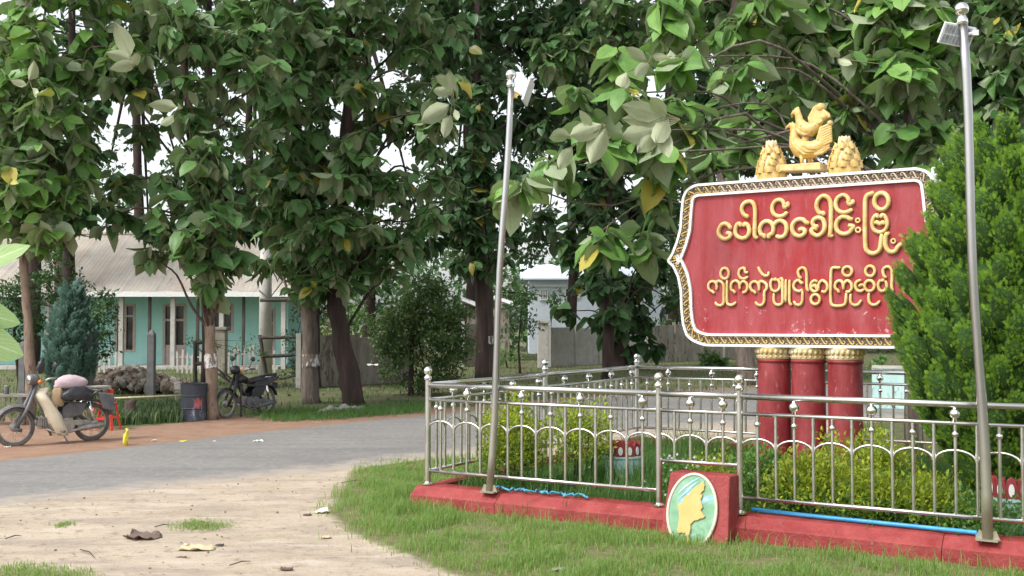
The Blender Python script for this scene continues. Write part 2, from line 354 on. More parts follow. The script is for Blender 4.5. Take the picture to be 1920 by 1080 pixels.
def groundmat():
    t = NT('ground_soil'); v = t.coord(); n = t.noise(v, .8, 5, .6); nm = t.noise(v, 2.6, 7, .7); nf = t.noise(v, 28, 6, .75); nx = t.noise(v, 9, 6, .7); ns = t.noise(t.coord((.6, 2.6, 1)), 1.5, 6, .7, .4)
    sand = t.mix(t.ramp(n, .35, .65), (.39, .32, .24), (.47, .395, .305)); sand = t.mix(t.ramp(nm, .52, .66, 0, .7), sand, (.33, .285, .24)); sand = t.mix(t.ramp(ns, .50, .60, 0, .7), sand, (.30, .255, .21)); sand = t.mix(t.ramp(nx, .55, .64, 0, .75), sand, (.26, .175, .115)); sand = t.mix(t.ramp(ns, .36, .44, .7, 0), sand, (.50, .44, .37)); sand = t.mix(t.ramp(nf, .58, .72, 0, .5), sand, (.20, .155, .12))
    red = t.mix(t.ramp(nm, .35, .65), (.25, .150, .100), (.32, .205, .145)); red = t.mix(t.ramp(nf, .60, .74, 0, .5), red, (.22, .11, .07))
    yard = t.mix(t.ramp(nm, .4, .6), (.10, .105, .05), (.17, .145, .09)); yard = t.mix(t.ramp(n, .45, .6), yard, (.08, .12, .035))
    lawn = t.mix(t.ramp(nx, .35, .65), (.10, .12, .045), (.20, .18, .09))
    col = yard
    col = t.mix(t.ramp(t.math('ADD', t.attr('red'), t.math('MULTIPLY', t.math('SUBTRACT', nm, .5), .8)), .4, .6), col, red)
    col = t.mix(t.ramp(t.math('ADD', t.attr('sand'), t.math('MULTIPLY', t.math('SUBTRACT', nm, .5), .5)), .4, .6), col, sand)
    col = t.mix(t.ramp(t.math('ADD', t.attr('lawn'), t.math('MULTIPLY', t.math('SUBTRACT', nx, .5), .5)), .4, .6), col, lawn)
    h = t.math('ADD', nf, t.math('MULTIPLY', nx, 1.5))
    return t.done(t.bsdf(col, .95, 0, t.bump(h, .6, .02), .2))
M['ground'] = groundmat()
# ------------------------------------------------------------ enclosure frame
A = G(802, 908, .2); U = Vector((.862, -.507, 0)).normalized(); V = Vector((.507, .862, 0)).normalized()
A = Vector((A.x, A.y, 0))
LF, LS = 5.65, 5.1
def E(s, t, z=0): return A + U * s + V * t + Vector((0, 0, z))

def poly_sd(P, poly):
    """signed distance (positive inside) from points P (N,2) to polygon"""
    P = np.asarray(P, np.float64); q = np.asarray(poly, np.float64); n = len(q)
    d = np.full(len(P), 1e9); ins = np.zeros(len(P), bool)
    for i in range(n):
        a, b = q[i], q[(i + 1) % n]; e = b - a; w = P - a
        t = np.clip((w @ e) / (e @ e), 0, 1); d = np.minimum(d, np.hypot(*(w - t[:, None] * e).T))
        c = ((a[1] > P[:, 1]) != (b[1] > P[:, 1])); x = (b[0] - a[0]) * (P[:, 1] - a[1]) / (b[1] - a[1] + 1e-12) + a[0]
        ins ^= c & (P[:, 0] < x)
    return np.where(ins, d, -d)
xy = lambda p: (p.x, p.y)
near_edge = [(-26, -4), (-12, 5.2)] + [xy(G(*p)) for p in ((0, 948), (330, 912), (650, 880), (800, 862))] + [(1.6, 17.2), (4.6, 19.3), (9, 20.3), (30, 21.5)]
far_edge = [(-34, 0), (-14, 7.4)] + [xy(G(*p)) for p in ((0, 866), (330, 826), (600, 796), (800, 778))] + [(1.4, 25.2), (5.2, 29.0), (11, 31.5), (34, 34)]
def resample(pl, n):
    pl = np.array(pl, float)
    # smooth by Chaikin
    for _ in range(3):
        q = [pl[0]]
        for a, b in zip(pl[:-1], pl[1:]): q += [a * .75 + b * .25, a * .25 + b * .75]
        q.append(pl[-1]); pl = np.array(q)
    L = np.r_[0, np.cumsum(np.hypot(*np.diff(pl, axis=0).T))]; t = np.linspace(0, L[-1], n)
    return np.c_[np.interp(t, L, pl[:, 0]), np.interp(t, L, pl[:, 1])]
NE, FE = resample(near_edge, 160), resample(far_edge, 160)
road_poly = np.r_[NE, FE[::-1]]
k = 15; vs = []; ed = []; sd_ = []
for j in range(k):
    w = j / (k - 1); row = NE * (1 - w) + FE * w
    if j in (0, k - 1): row = row + np.convolve(rng.normal(0, .25, 162), [.3, .4, .3], 'valid')[:, None] * [0.3, .45] * .35
    vs.append(np.c_[row, np.full(160, .001 if j in (0, k - 1) else .012)]); ed.append(np.full(160, max(1 - w * 4.5, 1 - (1 - w) * 8, 0.0))); sd_.append(np.full(160, float(w < .5)))
vs = np.concatenate(vs); ids = np.arange(k * 160).reshape(k, 160)
fs = np.stack([ids[:-1, :-1], ids[:-1, 1:], ids[1:, 1:], ids[1:, :-1]], -1).reshape(-1, 4)
road = npmesh('road', vs, fs, M['asphalt'], rnd={'edge': np.concatenate(ed), 'side': 1 - np.concatenate(sd_)}, kind='structure')
if road.data.polygons[500].normal.z < 0:
    road.data.flip_normals()
# ground zones
lawn_poly = [xy(G(*p)) for p in ((812, 860), (720, 868), (660, 884), (640, 925), (612, 962), (660, 1000), (760, 1040), (880, 1090), (960, 1180))] + [(3.2, 3.2), (12, 3), (14, 17), (6, 17.5), (2.3, 16.4), (0.6, 14.3)]
patch_polys = [[xy(G(*p)) for p in q] for q in (((-60, 1068), (60, 1052), (190, 1066), (240, 1110), (-60, 1150)), ((300, 985), (370, 972), (470, 985), (400, 1002), (310, 998)), ((90, 985), (140, 980), (150, 990), (100, 994)))]
MID = NE * .5 + FE * .5
red_poly = [tuple(p) for p in MID[30:112]] + [xy(G(*p)) for p in ((760, 766), (640, 776), (540, 770), (440, 782), (330, 794), (200, 806), (100, 800), (0, 780), (-300, 800))]
sand_poly = [tuple(p) for p in MID[:112]] + [(3.0, 14.0), (1.6, 3.0), (0, -6), (-26, -8)]
g1 = lambda a, n, p: np.sign(np.linspace(-1, 1, n)) * np.abs(np.linspace(-1, 1, n)) ** p * a
xs = np.unique(np.r_[np.linspace(-12, 12, 200), np.linspace(-60, -12, 30), np.linspace(12, 60, 30), [-500, -200, -100, 100, 200, 500]])
ys = np.unique(np.r_[np.linspace(5, 24, 170), np.linspace(24, 70, 60), [-300, -60, -20, -10, 0, 2.5, 100, 160, 300, 700]])
gx, gy = np.meshgrid(xs, ys); P = np.c_[gx.ravel(), gy.ravel()]
sdr = poly_sd(P, road_poly); sdl = poly_sd(P, lawn_poly); sds = poly_sd(P, sand_poly); sdre = poly_sd(P, red_poly)
sdp = np.max([poly_sd(P, q) for q in patch_polys], axis=0)
sm = lambda x, a, b: np.clip((x - a) / (b - a), 0, 1)
offroad = sm(-sdr, .0, .6)
from mathutils import noise as mn
hz = np.array([mn.noise((x * 1.3, y * 1.3, 0)) * .02 + mn.noise((x * 4.1, y * 4.1, 3)) * .010 if -13 < x < 13 and 4 < y < 26 else 0 for x, y in P])
H = offroad * np.abs(hz) * 1.2
gnd = npmesh('ground', np.c_[P, H], (lambda I: np.stack([I[:-1, :-1], I[:-1, 1:], I[1:, 1:], I[1:, :-1]], -1).reshape(-1, 4))(np.arange(len(P)).reshape(gx.shape)), M['ground'],
    rnd={'sand': sm(sds, -.5, .5), 'red': np.maximum(sm(sdre, -.3, .3), sm(sdr, -.9, -.2) * (sds < 0) * .9), 'lawn': np.maximum(sm(sdl, -.25, .25), sm(sdp, -.2, .2) * .55)}, kind='structure')

# ------------------------------------------------------------ steel railing
rail = thing('steel_railing', E(0, 0, .2), 'stainless steel railing with round finials enclosing the town sign garden', 'railing')
ZT, ZM, ZB, ZA = 1.18, 1.035, .335, .83
bal_me = mk('baluster', MB().tube([(0, 0, 0), (0, 0, 1)], .0145, 8, False), M['steel'], rail, True, local=True).data
bal_me_obj = bpy.data.objects['baluster']; bpy.data.objects.remove(bal_me_obj)
bb = MB().ball((0, 0, 0), .042, 16, 10); bb.tube([(0, 0, -.062), (0, 0, .062)], .018, 8)
_o = mk('x', bb, M['chrome'], local=True, smooth=True); big_me = _o.data; bpy.data.objects.remove(_o)
_o = mk('x', MB().ball((0, 0, 0), .027, 12, 8), M['chrome'], local=True, smooth=True); sml_me = _o.data; bpy.data.objects.remove(_o)
RL = rootof(rail)
def post(s, t, h=1.235):
    p = E(s, t, .2); b = MB().tube([p, p + Vector((0, 0, h - .2))], .029, 14)
    o = mk('post', b, M['steel'], rail, 2)
    b = MB().lathe([(.055, 0), (.055, .012), (.04, .022), (.032, .03)], p, 16); mk('base_flange', b, M['chrome'], o if 0 else rail, 2)
    b = MB().lathe([(.03, 0), (.038, .008), (.04, .03), (.026, .045), (.022, .055)], p + Vector((0, 0, h - .2 - .005)), 14)
    b.ball(p + Vector((0, 0, h - .2 + .088)), .043, 16, 10)
    f = mk('finial', b, M['chrome'], None, True)
    f.parent = o; f.data.transform(Matrix.Translation(-RL))
def section(p0, p1, nb, zb=ZB, half=False, first=0):
    """p0,p1: ground points; nb balusters; arches over every other one"""
    d = (p1 - p0); L = d.length; d.normalize(); up = Vector((0, 0, 1))
    mk('top_rail', MB().tube([p0 + up * ZT, p1 + up * ZT], .027, 12), M['steel'], rail, True)
    mk('middle_rail', MB().tube([p0 + up * ZM, p1 + up * ZM], .017, 10), M['steel'], rail, True)
    mk('bottom_rail', MB().tube([p0 + up * zb, p1 + up * zb], .017, 10), M['steel'], rail, True)
    g = L / (nb + 1); rot = Matrix.Rotation(math.atan2(d.y, d.x), 4, 'Z')
    for i in range(1, nb + 1):
        q = p0 + d * g * i - RL
        inst('baluster', bal_me, rail, Matrix.Translation(q + up * zb) @ Matrix.Diagonal((1, 1, ZM - zb, 1)))
    cen = [i for i in range(1, nb + 1) if (i % 2 == (0 if half else 1))]
    for c_ in cen:
        q = p0 + d * g * c_ - RL
        inst('small_ball', sml_me, rail, Matrix.Translation(q + up * (ZM - .083)))
        if ((c_ - 1) // 2) % 2 == 1 or (half and c_ == 2): inst('ball', big_me, rail, Matrix.Translation(q + up * ((ZT + ZM) / 2)))
    def arch(a0, a1, cx_):
        pts = [p0 + d * (cx_ + math.cos(a) * g * .96) + up * (ZA - .085 + math.sin(a) * .085) for a in np.linspace(a0, a1, 11)]
        mk('arch', MB().tube(pts, .0105, 6, False), M['steel'], rail, True)
    for c_ in cen: arch(math.pi, 0, g * c_)
    if half: arch(math.pi / 2, 0, 0)
SB, SC = 2.46, 3.19
for s, t in ((0, 0), (SB, 0), (SC, 0), (LF, 0), (0, 2.42), (0, LS), (2.83, LS), (LF, LS), (LF, 2.55)): post(s, t)
section(E(0, 0), E(SB, 0), 15); section(E(SB, 0), E(SC, 0), 4, .60, True); section(E(SC, 0), E(LF, 0), 15)
section(E(0, 0), E(0, 2.42), 15); section(E(0, 2.42), E(0, LS), 15); section(E(0, LS), E(2.83, LS), 17); section(E(2.83, LS), E(LF, LS), 17)
section(E(LF, 0), E(LF, 2.55), 15); section(E(LF, 2.55), E(LF, LS), 15)

# ------------------------------------------------------------ red kerb, chamfered, in worn lengths
kerb = thing('kerb', E(0, 0, 0), 'low red painted concrete kerb under the steel railing, chipped and cracked', 'kerb')
prof = [(-.17, -.05), (-.165, .112), (-.152, .125), (-.05, .193), (.13, .2), (.13, -.05)]   # t, z ; outer side negative
def kerb_run(o, du, dv, a, b, jag=0):
    n = max(2, int((b - a) / .12)); vs = []; fs = []; m = len(prof)
    for i in range(n + 1):
        s = a + (b - a) * i / n
        for j, (t, z) in enumerate(prof):
            wob = random.uniform(-1, 1) * .0025
            off = -.012 if i in (0, n) else 0
            vs.append(o + du * s + dv * (t + wob) + Vector((0, 0, z + (off if j in (2, 3) else 0) + random.uniform(-1, 1) * .0015)))
    for i in range(n):
        for j in range(m): fs.append((i * m + j, i * m + (j + 1) % m, (i + 1) * m + (j + 1) % m, (i + 1) * m + j))
    fs += [tuple(range(m)), tuple(n * m + j for j in range(m - 1, -1, -1))]
    mk('kerb_length', MB().add(vs, fs), M['red_kerb'], kerb)
o = E(0, 0)
for a, b in ((-.10, .868), (.874, 2.62), (3.17, 4.795), (4.80, 5.8)): kerb_run(o, U, V, a, b)
for a, b in ((.14, 2.5), (2.52, 5.2)): kerb_run(o, V, U, a, b)
for a, b in ((0, 2.8), (2.82, 5.5)): kerb_run(E(0, LS), U, -V, a, b)
for a, b in ((.14, 2.5), (2.52, 5.2)): kerb_run(E(LF, 0), V, -U, a, b)

# ------------------------------------------------------------ emblem block with oval plaque
bp = E(2.905, -.06)
eb = thing('emblem_block', bp, 'red concrete block with an oval gold and green relief map, set in the kerb', 'emblem block')
def BL(x, y, z): return bp + U * x + V * y + Vector((0, 0, z))   # y negative is outwards
tw, bw, hh = .262, .30, .53
fr = [BL(-bw, -.30, -.03), BL(bw, -.30, -.03), BL(tw, -.13, hh), BL(-tw, -.13, hh)]
bk = [BL(-bw, .17, -.03), BL(bw, .17, -.03), BL(tw, .15, hh - .01), BL(-tw, .15, hh - .01)]
mk('block', MB().add(fr + bk, [(0, 1, 2, 3), (5, 4, 7, 6), (1, 5, 6, 2), (4, 0, 3, 7), (3, 2, 6, 7), (4, 5, 1, 0)]), M['red_kerb'], eb, bevel=.012)
fn = (fr[1] - fr[0]).cross(fr[3] - fr[0]).normalized(); fX = U; fY = fn.cross(fX).normalized()
if fY.z < 0: fY = -fY
oc = (fr[0] + fr[1] + fr[2] + fr[3]) / 4 + fY * -.02 + fX * -.03
def OV(px, py): # crop pixels -> face metres
    k_ = 5.4 * 214; return oc + fX * ((px - 425) / k_ * .91) + fY * (-(py - 560) / k_ * 1.0)
if fn.dot(V) > 0: fn = -fn
el = [(425 + 268 * math.cos(a), 560 + 355 * math.sin(a)) for a in np.linspace(0, 2 * math.pi, 49)[:-1]]
mk('plaque', MB().prism([OV(*p) + fn * .001 for p in el], fn * .018), M['map_green'], eb)
rim = MB().tube([OV(*p) + fn * .018 for p in el], .013, 8, closed=True); mk('plaque_rim', rim, M['cream'], eb, True)
mp = [(530, 262), (536, 285), (549, 305), (540, 330), (545, 352), (522, 372), (506, 398), (532, 392), (528, 420), (515, 448), (532, 480), (548, 516), (528, 545), (552, 572), (582, 600), (560, 620), (532, 624), (505, 642), (470, 648), (446, 672), (430, 690), (440, 725), (432, 762), (428, 900), (404, 900), (385, 770), (362, 782), (340, 772), (312, 784), (285, 760), (300, 720), (294, 680), (302, 640), (290, 600), (284, 560), (268, 520), (296, 498), (318, 478), (325, 450), (342, 428), (372, 410), (400, 382), (440, 330), (480, 305)]
mk('map_relief', MB().prism([OV(*p) + fn * .019 for p in mp], fn * .016), M['map_gold'], eb, bevel=.003)
for (pa, pb, pc) in (((250, 420), (330, 330), (500, 225)), ((262, 470), (360, 370), (470, 270))):
    mk('painted_river', MB().tube([OV(*pa) + fn * .019, OV((pa[0] + pb[0]) / 2 - 8, (pa[1] + pb[1]) / 2) + fn * .02, OV(*pb) + fn * .02, OV((pc[0] + pb[0]) / 2, (pc[1] + pb[1]) / 2 - 8) + fn * .02, OV(*pc) + fn * .019], [.003, .008, .010, .008, .003], 6, flat=.3, nz=fn), worn('river_blue', (.25, .48, .68), (.45, .62, .78), 9, .5, .1), eb, True)

# ------------------------------------------------------------ the town sign
P0 = D(1520, 660, 10.75); P0.z = 0
SU = Vector((math.cos(R(-33)), math.sin(R(-33)), 0)); SN = Vector((SU.y, -SU.x, 0))      # SN faces the camera
if SN.y > 0: SN = -SN
sign = thing('town_sign', P0, 'large red and gold sign board with raised script on three red columns', 'sign')
TH = .16
PF = P0 + SN * TH       # front face plane point
def SP(px, py, off=0.0):
    """photo pixel -> (s,z) on the board's front plane"""
    d = ray(px, py); c = camo.location; t = (PF - c).dot(SN) / d.dot(SN); q = c + d * t
    return ((q - PF).dot(SU), q.z)
def SW(s, z, off=0.0): return PF + SU * s + Vector((0, 0, z)) + SN * off
# outer outline, left half traced, right half mirrored
L_out = [SP(*p) for p in ((1520, 330), (1420, 337), (1330, 341), (1305, 344), (1288, 354), (1280, 370), (1277, 400), (1275, 430), (1268, 455), (1259, 478), (1250, 490), (1262, 500), (1271, 520), (1276, 545), (1277, 580), (1280, 608), (1287, 630), (1300, 641), (1322, 646), (1400, 649), (1520, 652))]
sR = SP(1758, 400)[0]; sL = SP(1277, 400)[0]; sc = (sR + sL) / 2
# straighten: fit top and bottom heights
zt = np.mean([SP(1420, 337)[1], SP(1330, 341)[1], SP(1640, 322)[1]]); zb = np.mean([SP(1400, 649)[1], SP(1600, 654)[1]])
def snap(q):
    s, z = q
    if s > sL + .14: z = zt if z > (zt + zb) / 2 else zb
    return (s, z)
L_out = [snap(q) for q in L_out]
L_out = [(sc, zt)] + [q for q in L_out if q[0] < sc - .02] + [(sc, zb)]
OUT = L_out + [(2 * sc - s, z) for s, z in L_out[-2:0:-1]]
def smooth_closed(p, it=2):
    for _ in range(it):
        q = []
        for i in range(len(p)):
            a, b = np.array(p[i]), np.array(p[(i + 1) % len(p)]); 
            if np.hypot(*(b - a)) > .12: q += [tuple(a), tuple(b)] if 0 else [tuple(a * .9 + b * .1), tuple(a * .1 + b * .9)]
            else: q += [tuple(a * .75 + b * .25), tuple(a * .25 + b * .75)]
        p = q
    return p
OUT = smooth_closed(OUT, 2)
OUTn = np.array(OUT)
def offset(poly, d):
    p = np.array(poly); n = len(p); out = []
    for i in range(n):
        a, b, c = p[i - 1], p[i], p[(i + 1) % n]; t1 = (b - a) / (np.hypot(*(b - a)) + 1e-9); t2 = (c - b) / (np.hypot(*(c - b)) + 1e-9)
        n1 = np.array([-t1[1], t1[0]]); n2 = np.array([-t2[1], t2[0]]); m = n1 + n2; m /= (np.hypot(*m) + 1e-9); out.append(b + m * d / max(.6, m @ n1))
    return np.array(out)
area = 0.5 * np.sum(OUTn[:, 0] * np.roll(OUTn[:, 1], -1) - np.roll(OUTn[:, 0], -1) * OUTn[:, 1]); sg = 1 if area > 0 else -1
o1, o2, o3, o4 = OUTn, offset(OUTn, sg * .026), offset(OUTn, sg * .108), offset(OUTn, sg * .134)
b = MB().prism([SW(s, z, -TH * 2 + .04) for s, z in offset(OUTn, sg * .004)], SN * (TH * 2 - .05)); mk('board', b, M['panel'], sign)
def ringband(a, b_, z0, z1, mt, nm, name_round=False):
    n = len(a); vs = [SW(*q, z0) for q in a] + [SW(*q, z1) for q in a] + [SW(*q, z1) for q in b_] + [SW(*q, z0) for q in b_]
    fs = []
    for i in range(n):
        j = (i + 1) % n
        for k_ in range(3): fs.append((k_ * n + i, k_ * n + j, (k_ + 1) * n + j, (k_ + 1) * n + i))
    return mk(nm, MB().add(vs, fs), mt, sign, 2)
ringband(o1, o2, -TH * 2 + .03, .022, M['white_paint'], 'outer_rim'); ringband(o3, o4, -.012, .022, M['white_paint'], 'inner_rim'); ringband(o2, o3, -.014, .002, M['band_dark'], 'border_band')
ringband(offset(OUTn, sg * .118), offset(OUTn, sg * .119), -TH * 2 + .02, -TH * 2 + .03, M['white_paint'], 'rear_rim')
# scroll relief: one S-curl, repeated along the band
mid = offset(OUTn, sg * .067); 
seg = np.roll(mid, -1, axis=0) - mid; Ls = np.r_[0, np.cumsum(np.hypot(*seg.T))]; tot = Ls[-1]; N = 92; st = tot / N
scr = MB()
sp_ = [(-.043, .020), (-.036, .030), (-.024, .032), (-.014, .024), (-.006, .006), (.006, -.012), (.016, -.026), (.029, -.030), (.040, -.022), (.041, -.008), (.032, .000), (.022, -.006)]
scr.tube([(x, y, .004) for x, y in sp_], [.004, .006, .007, .008, .0085, .0085, .008, .007, .006, .006, .005, .003], 6, flat=1, nz=(0, 0, 1))
scr.tube([(-.008, .030, .003), (-.002, .034, .004), (.014, .030, .004), (.020, .016, .003)], [.003, .0055, .006, .003], 5, nz=(0, 0, 1))
scr.tube([(-.030, -.028, .003), (-.020, -.033, .004), (-.006, -.026, .004)], [.003, .0055, .003], 5, nz=(0, 0, 1))
_o = mk('x', scr, M['scroll_gold'], local=True, smooth=True); scroll_me = _o.data; bpy.data.objects.remove(_o)
scroll_me2 = scroll_me.copy(); scroll_me2.materials[0] = M['scroll_pink']
for i in range(N):
    l = (i + .5) * st; j = min(np.searchsorted(Ls, l) - 1, len(mid) - 1); f = (l - Ls[j]) / (Ls[j + 1] - Ls[j]); a = mid[j]; c = mid[(j + 1) % len(mid)]; q = a * (1 - f) + c * f
    t_ = (c - a) / np.hypot(*(c - a)); T = SU * t_[0] + Vector((0, 0, t_[1])); B = SN.cross(T).normalized()
    m4 = Matrix((T, B, SN)).transposed().to_4x4(); m4.translation = SW(q[0], q[1], .002) - P0
    inst('scroll', scroll_me2 if q[1] > 2.7 and -.9 < q[0] else scroll_me, sign, m4)
# script, stroke by stroke (positions on the board face, read off as pixels of two enlarged crops)
def T1(p): return SP(1320 + p[0] / 4.571, 340 + p[1] / 4.571)
def T2(p): return SP(1300 + p[0] / 4.571, 480 + p[1] / 4.571)
def arc(cx, cy, rx, ry, a0=0, a1=360, n=18): return [(cx + rx * math.cos(R(a)), cy + ry * math.sin(R(a))) for a in np.linspace(a0, a1, n)]
def cr(p, k_=3):
    out = []
    for i in range(len(p) - 1):
        p0, p1, p2, p3 = np.array(p[max(i - 1, 0)]), np.array(p[i]), np.array(p[i + 1]), np.array(p[min(i + 2, len(p) - 1)])
        for j in range(k_):
            t = j / k_; out.append(tuple(.5 * (2 * p1 + (p2 - p0) * t + (2 * p0 - 5 * p1 + 4 * p2 - p3) * t * t + (3 * p1 - p0 - 3 * p2 + p3) * t ** 3)))
    return out + [p[-1]]
def letter(T, strokes, r):
    b = MB()
    for s_ in strokes:
        cl = s_[0] == s_[-1] or math.hypot(s_[0][0] - s_[-1][0], s_[0][1] - s_[-1][1]) < 1
        pts = s_[:-1] if cl else cr(s_)
        n = len(pts); rr = [r if cl else r * (.62 if i in (0, n - 1) else .88 if i in (1, n - 2) else 1) for i in range(n)]
        b.tube([SW(*T(p), .004) for p in pts], rr, 8, closed=cl, nz=SN)
    mk('letter', b, M['gold'], sign, True)
r1, r2 = .0235, .0158
letter(T1, [[(243, 398), (226, 396), (213, 378), (182, 363), (148, 378), (126, 428), (140, 474), (180, 496), (218, 482), (230, 458), (214, 444), (190, 448)]], r1)
letter(T1, [[(318, 392), (312, 366), (285, 372), (270, 425), (285, 470), (333, 490), (375, 470), (391, 425), (378, 378), (350, 364), (343, 392)]], r1)
letter(T1, [[(378, 318), (370, 300), (345, 288), (325, 240), (343, 192), (388, 174), (425, 190), (440, 245), (438, 350), (436, 440), (442, 478), (466, 486)]], r1)
letter(T1, [[(516, 492), (520, 466), (492, 455), (480, 408), (500, 362), (540, 342), (580, 358), (597, 400), (588, 448), (558, 462), (560, 494)], [(597, 388), (622, 350), (662, 338), (702, 366), (710, 420), (692, 466), (650, 480), (618, 466)]], r1)
letter(T1, [[(715, 215), (690, 222), (688, 190), (660, 160), (612, 170), (585, 225), (600, 280), (648, 302), (692, 288), (716, 262)], [(712, 178), (722, 200), (716, 222)]], r1 * .95)
letter(T1, [[(905, 362), (875, 352), (850, 328), (805, 328), (767, 360), (757, 405), (775, 452), (820, 472), (860, 452), (868, 424), (842, 408), (812, 420)]], r1)
letter(T1, [[(985, 382), (955, 388), (932, 362), (945, 328), (980, 312), (1018, 325), (1036, 372), (1030, 422), (1000, 458), (962, 466), (928, 440), (926, 412), (952, 402), (975, 410)]], r1)
letter(T1, [[(1028, 296), (1024, 272), (992, 272), (967, 222), (978, 162), (1022, 126), (1066, 142), (1088, 192), (1090, 300), (1088, 400), (1082, 455), (1066, 468)], [(1064, 466), (1112, 470)]], r1)
letter(T1, [[(1280, 328), (1250, 322), (1235, 312), (1190, 304), (1148, 335), (1133, 385), (1150, 430), (1195, 453), (1245, 440), (1268, 412), (1282, 388), (1238, 376)]], r1)
letter(T1, [[(1275, 196), (1240, 192), (1240, 150), (1200, 118), (1150, 140), (1130, 190), (1145, 245), (1195, 269), (1250, 256), (1272, 236)], [(1268, 160), (1278, 180), (1270, 198)]], r1 * .95)
letter(T1, [arc(1320, 336, 17, 17), arc(1322, 418, 20, 20)], .010)
letter(T1, [[(1458, 92), (1440, 106), (1404, 118), (1386, 150), (1382, 220), (1382, 400), (1386, 560), (1408, 604), (1450, 620), (1498, 600), (1516, 550), (1524, 450)]], r1)
letter(T1, [arc(1523, 172, 62, 72)], r1)
letter(T1, [[(1490, 318), (1484, 290), (1458, 308), (1442, 360), (1458, 416), (1508, 438), (1556, 416), (1574, 360), (1556, 306), (1528, 286), (1518, 318)], [(1462, 366), (1482, 348), (1500, 362), (1514, 366), (1532, 350), (1552, 372)]], r1 * .85)
letter(T1, [[(1588, 462), (1568, 448), (1556, 500), (1560, 560), (1592, 604), (1640, 600), (1664, 562), (1700, 532)]], r1)
letter(T1, [arc(1624, 513, 18, 18)], .009)
letter(T2, [[(182, 322), (165, 304), (140, 290), (130, 252), (150, 222), (186, 222), (204, 258), (198, 292)], [(204, 262), (206, 218), (240, 222), (262, 256), (262, 330), (262, 400), (238, 424), (205, 418), (190, 394)]], r2)
letter(T2, [arc(271, 150, 36, 46)], r2); letter(T2, [[(290, 208), (290, 300), (290, 390), (305, 416), (340, 418), (366, 396)]], r2)
letter(T2, [[(360, 322), (352, 304), (326, 285), (330, 235), (362, 212), (394, 232), (400, 290)], [(400, 250), (424, 218), (455, 232), (466, 272), (450, 306), (420, 314)]], r2)
letter(T2, [[(472, 140), (446, 140), (440, 106), (404, 112), (390, 150), (405, 186), (440, 196), (472, 176)]], r2)
letter(T2, [[(535, 326), (525, 306), (500, 292), (490, 252), (512, 222), (548, 226), (566, 262), (562, 300)], [(568, 266), (570, 220), (600, 222), (626, 240), (632, 276), (612, 306), (610, 350), (608, 392), (590, 420), (556, 420), (532, 392)]], r2)
letter(T2, [[(556, 94), (578, 136), (608, 168), (642, 166), (646, 134)]], r2)
letter(T2, [[(680, 192), (664, 235), (674, 288), (706, 304), (738, 280), (742, 235), (724, 196)], [(690, 214), (704, 196), (714, 216)], [(692, 318), (692, 385), (712, 416), (748, 416), (766, 390), (766, 290), (764, 200), (742, 196)]], r2)
letter(T2, [[(794, 200), (794, 300), (792, 400)], [(826, 204), (826, 300), (826, 395), (846, 424)]], r2)
letter(T2, [[(944, 226), (926, 232), (905, 208), (872, 225), (861, 262), (878, 294), (914, 302), (938, 286)], [(936, 296), (936, 380), (916, 418), (880, 414), (862, 386)]], r2)
letter(T2, [[(932, 188), (910, 180), (900, 130), (930, 102), (962, 114), (974, 168), (974, 265), (990, 306)]], r2)
letter(T2, [[(1058, 286), (1044, 248), (1024, 262), (1012, 250)], [(1066, 222), (1036, 212), (1010, 240), (1010, 282), (1040, 306), (1072, 286), (1076, 244), (1106, 210), (1144, 238), (1150, 282), (1126, 310), (1100, 298)], arc(1048, 372, 38, 42)], r2)
letter(T2, [[(1262, 98), (1240, 102), (1205, 100), (1185, 118), (1180, 200), (1180, 390), (1200, 424), (1260, 428), (1300, 414), (1310, 375), (1312, 318)]], r2)
letter(T2, [arc(1322, 132, 40, 40)], r2)
letter(T2, [[(1248, 318), (1244, 298), (1216, 272), (1226, 226), (1262, 212), (1284, 240), (1288, 290)], [(1288, 246), (1318, 210), (1352, 232), (1360, 275), (1338, 306), (1306, 306)]], r2)
letter(T2, [[(1350, 325), (1350, 390), (1374, 420), (1414, 416), (1442, 376)]], r2)
letter(T2, [[(1442, 206), (1404, 220), (1390, 252), (1402, 290), (1436, 302), (1466, 284)], [(1418, 262), (1440, 248), (1462, 252)], arc(1512, 256, 42, 46)], r2)
letter(T2, [arc(1517, 130, 40, 44)], r2); letter(T2, [[(1506, 316), (1506, 382), (1530, 416), (1570, 416), (1602, 384)]], r2)
letter(T2, [[(1606, 202), (1586, 245), (1600, 294), (1634, 300), (1660, 264), (1648, 212)], [(1612, 222), (1624, 206), (1636, 222)]], r2)
letter(T2, [[(1660, 186), (1636, 170), (1628, 118), (1662, 92), (1700, 112), (1706, 180), (1702, 262), (1716, 300)]], r2)
# columns
for i, px in enumerate((1452, 1516, 1585)):
    q = D(px, 700, 1); k_ = (P0 - camo.location).dot(SN); d = ray(px, 700); t = k_ / d.dot(SN); c = camo.location + d * t; c.z = 0
    top = zb + .01
    o = mk('column', MB().lathe([(.19, -.02), (.19, .12), (.172, .14), (.168, .5), (.165, top - .17), (.176, top - .16), (.178, top - .145), (.168, top - .135), (.168, top - .13)], c, 28), M['red_paint'], sign, 2)
    b = MB().lathe([(.168, top - .132), (.176, top - .12), (.172, top - .07), (.186, top - .03), (.19, top - .015), (.18, top)], c, 28)
    for j in range(22):
        a = 2 * math.pi * j / 22; e = Vector((math.cos(a), math.sin(a), 0))
        b.ball(c + e * .177 + Vector((0, 0, top - .055)), .022, 6, 5, sc=(1, 1, 1.4)); b.ball(c + e * .174 + Vector((0, 0, top - .105)), .012, 6, 4)
    f = mk('capital', b, M['gold_light'], None, True); f.parent = o; f.data.transform(Matrix.Translation(-P0))

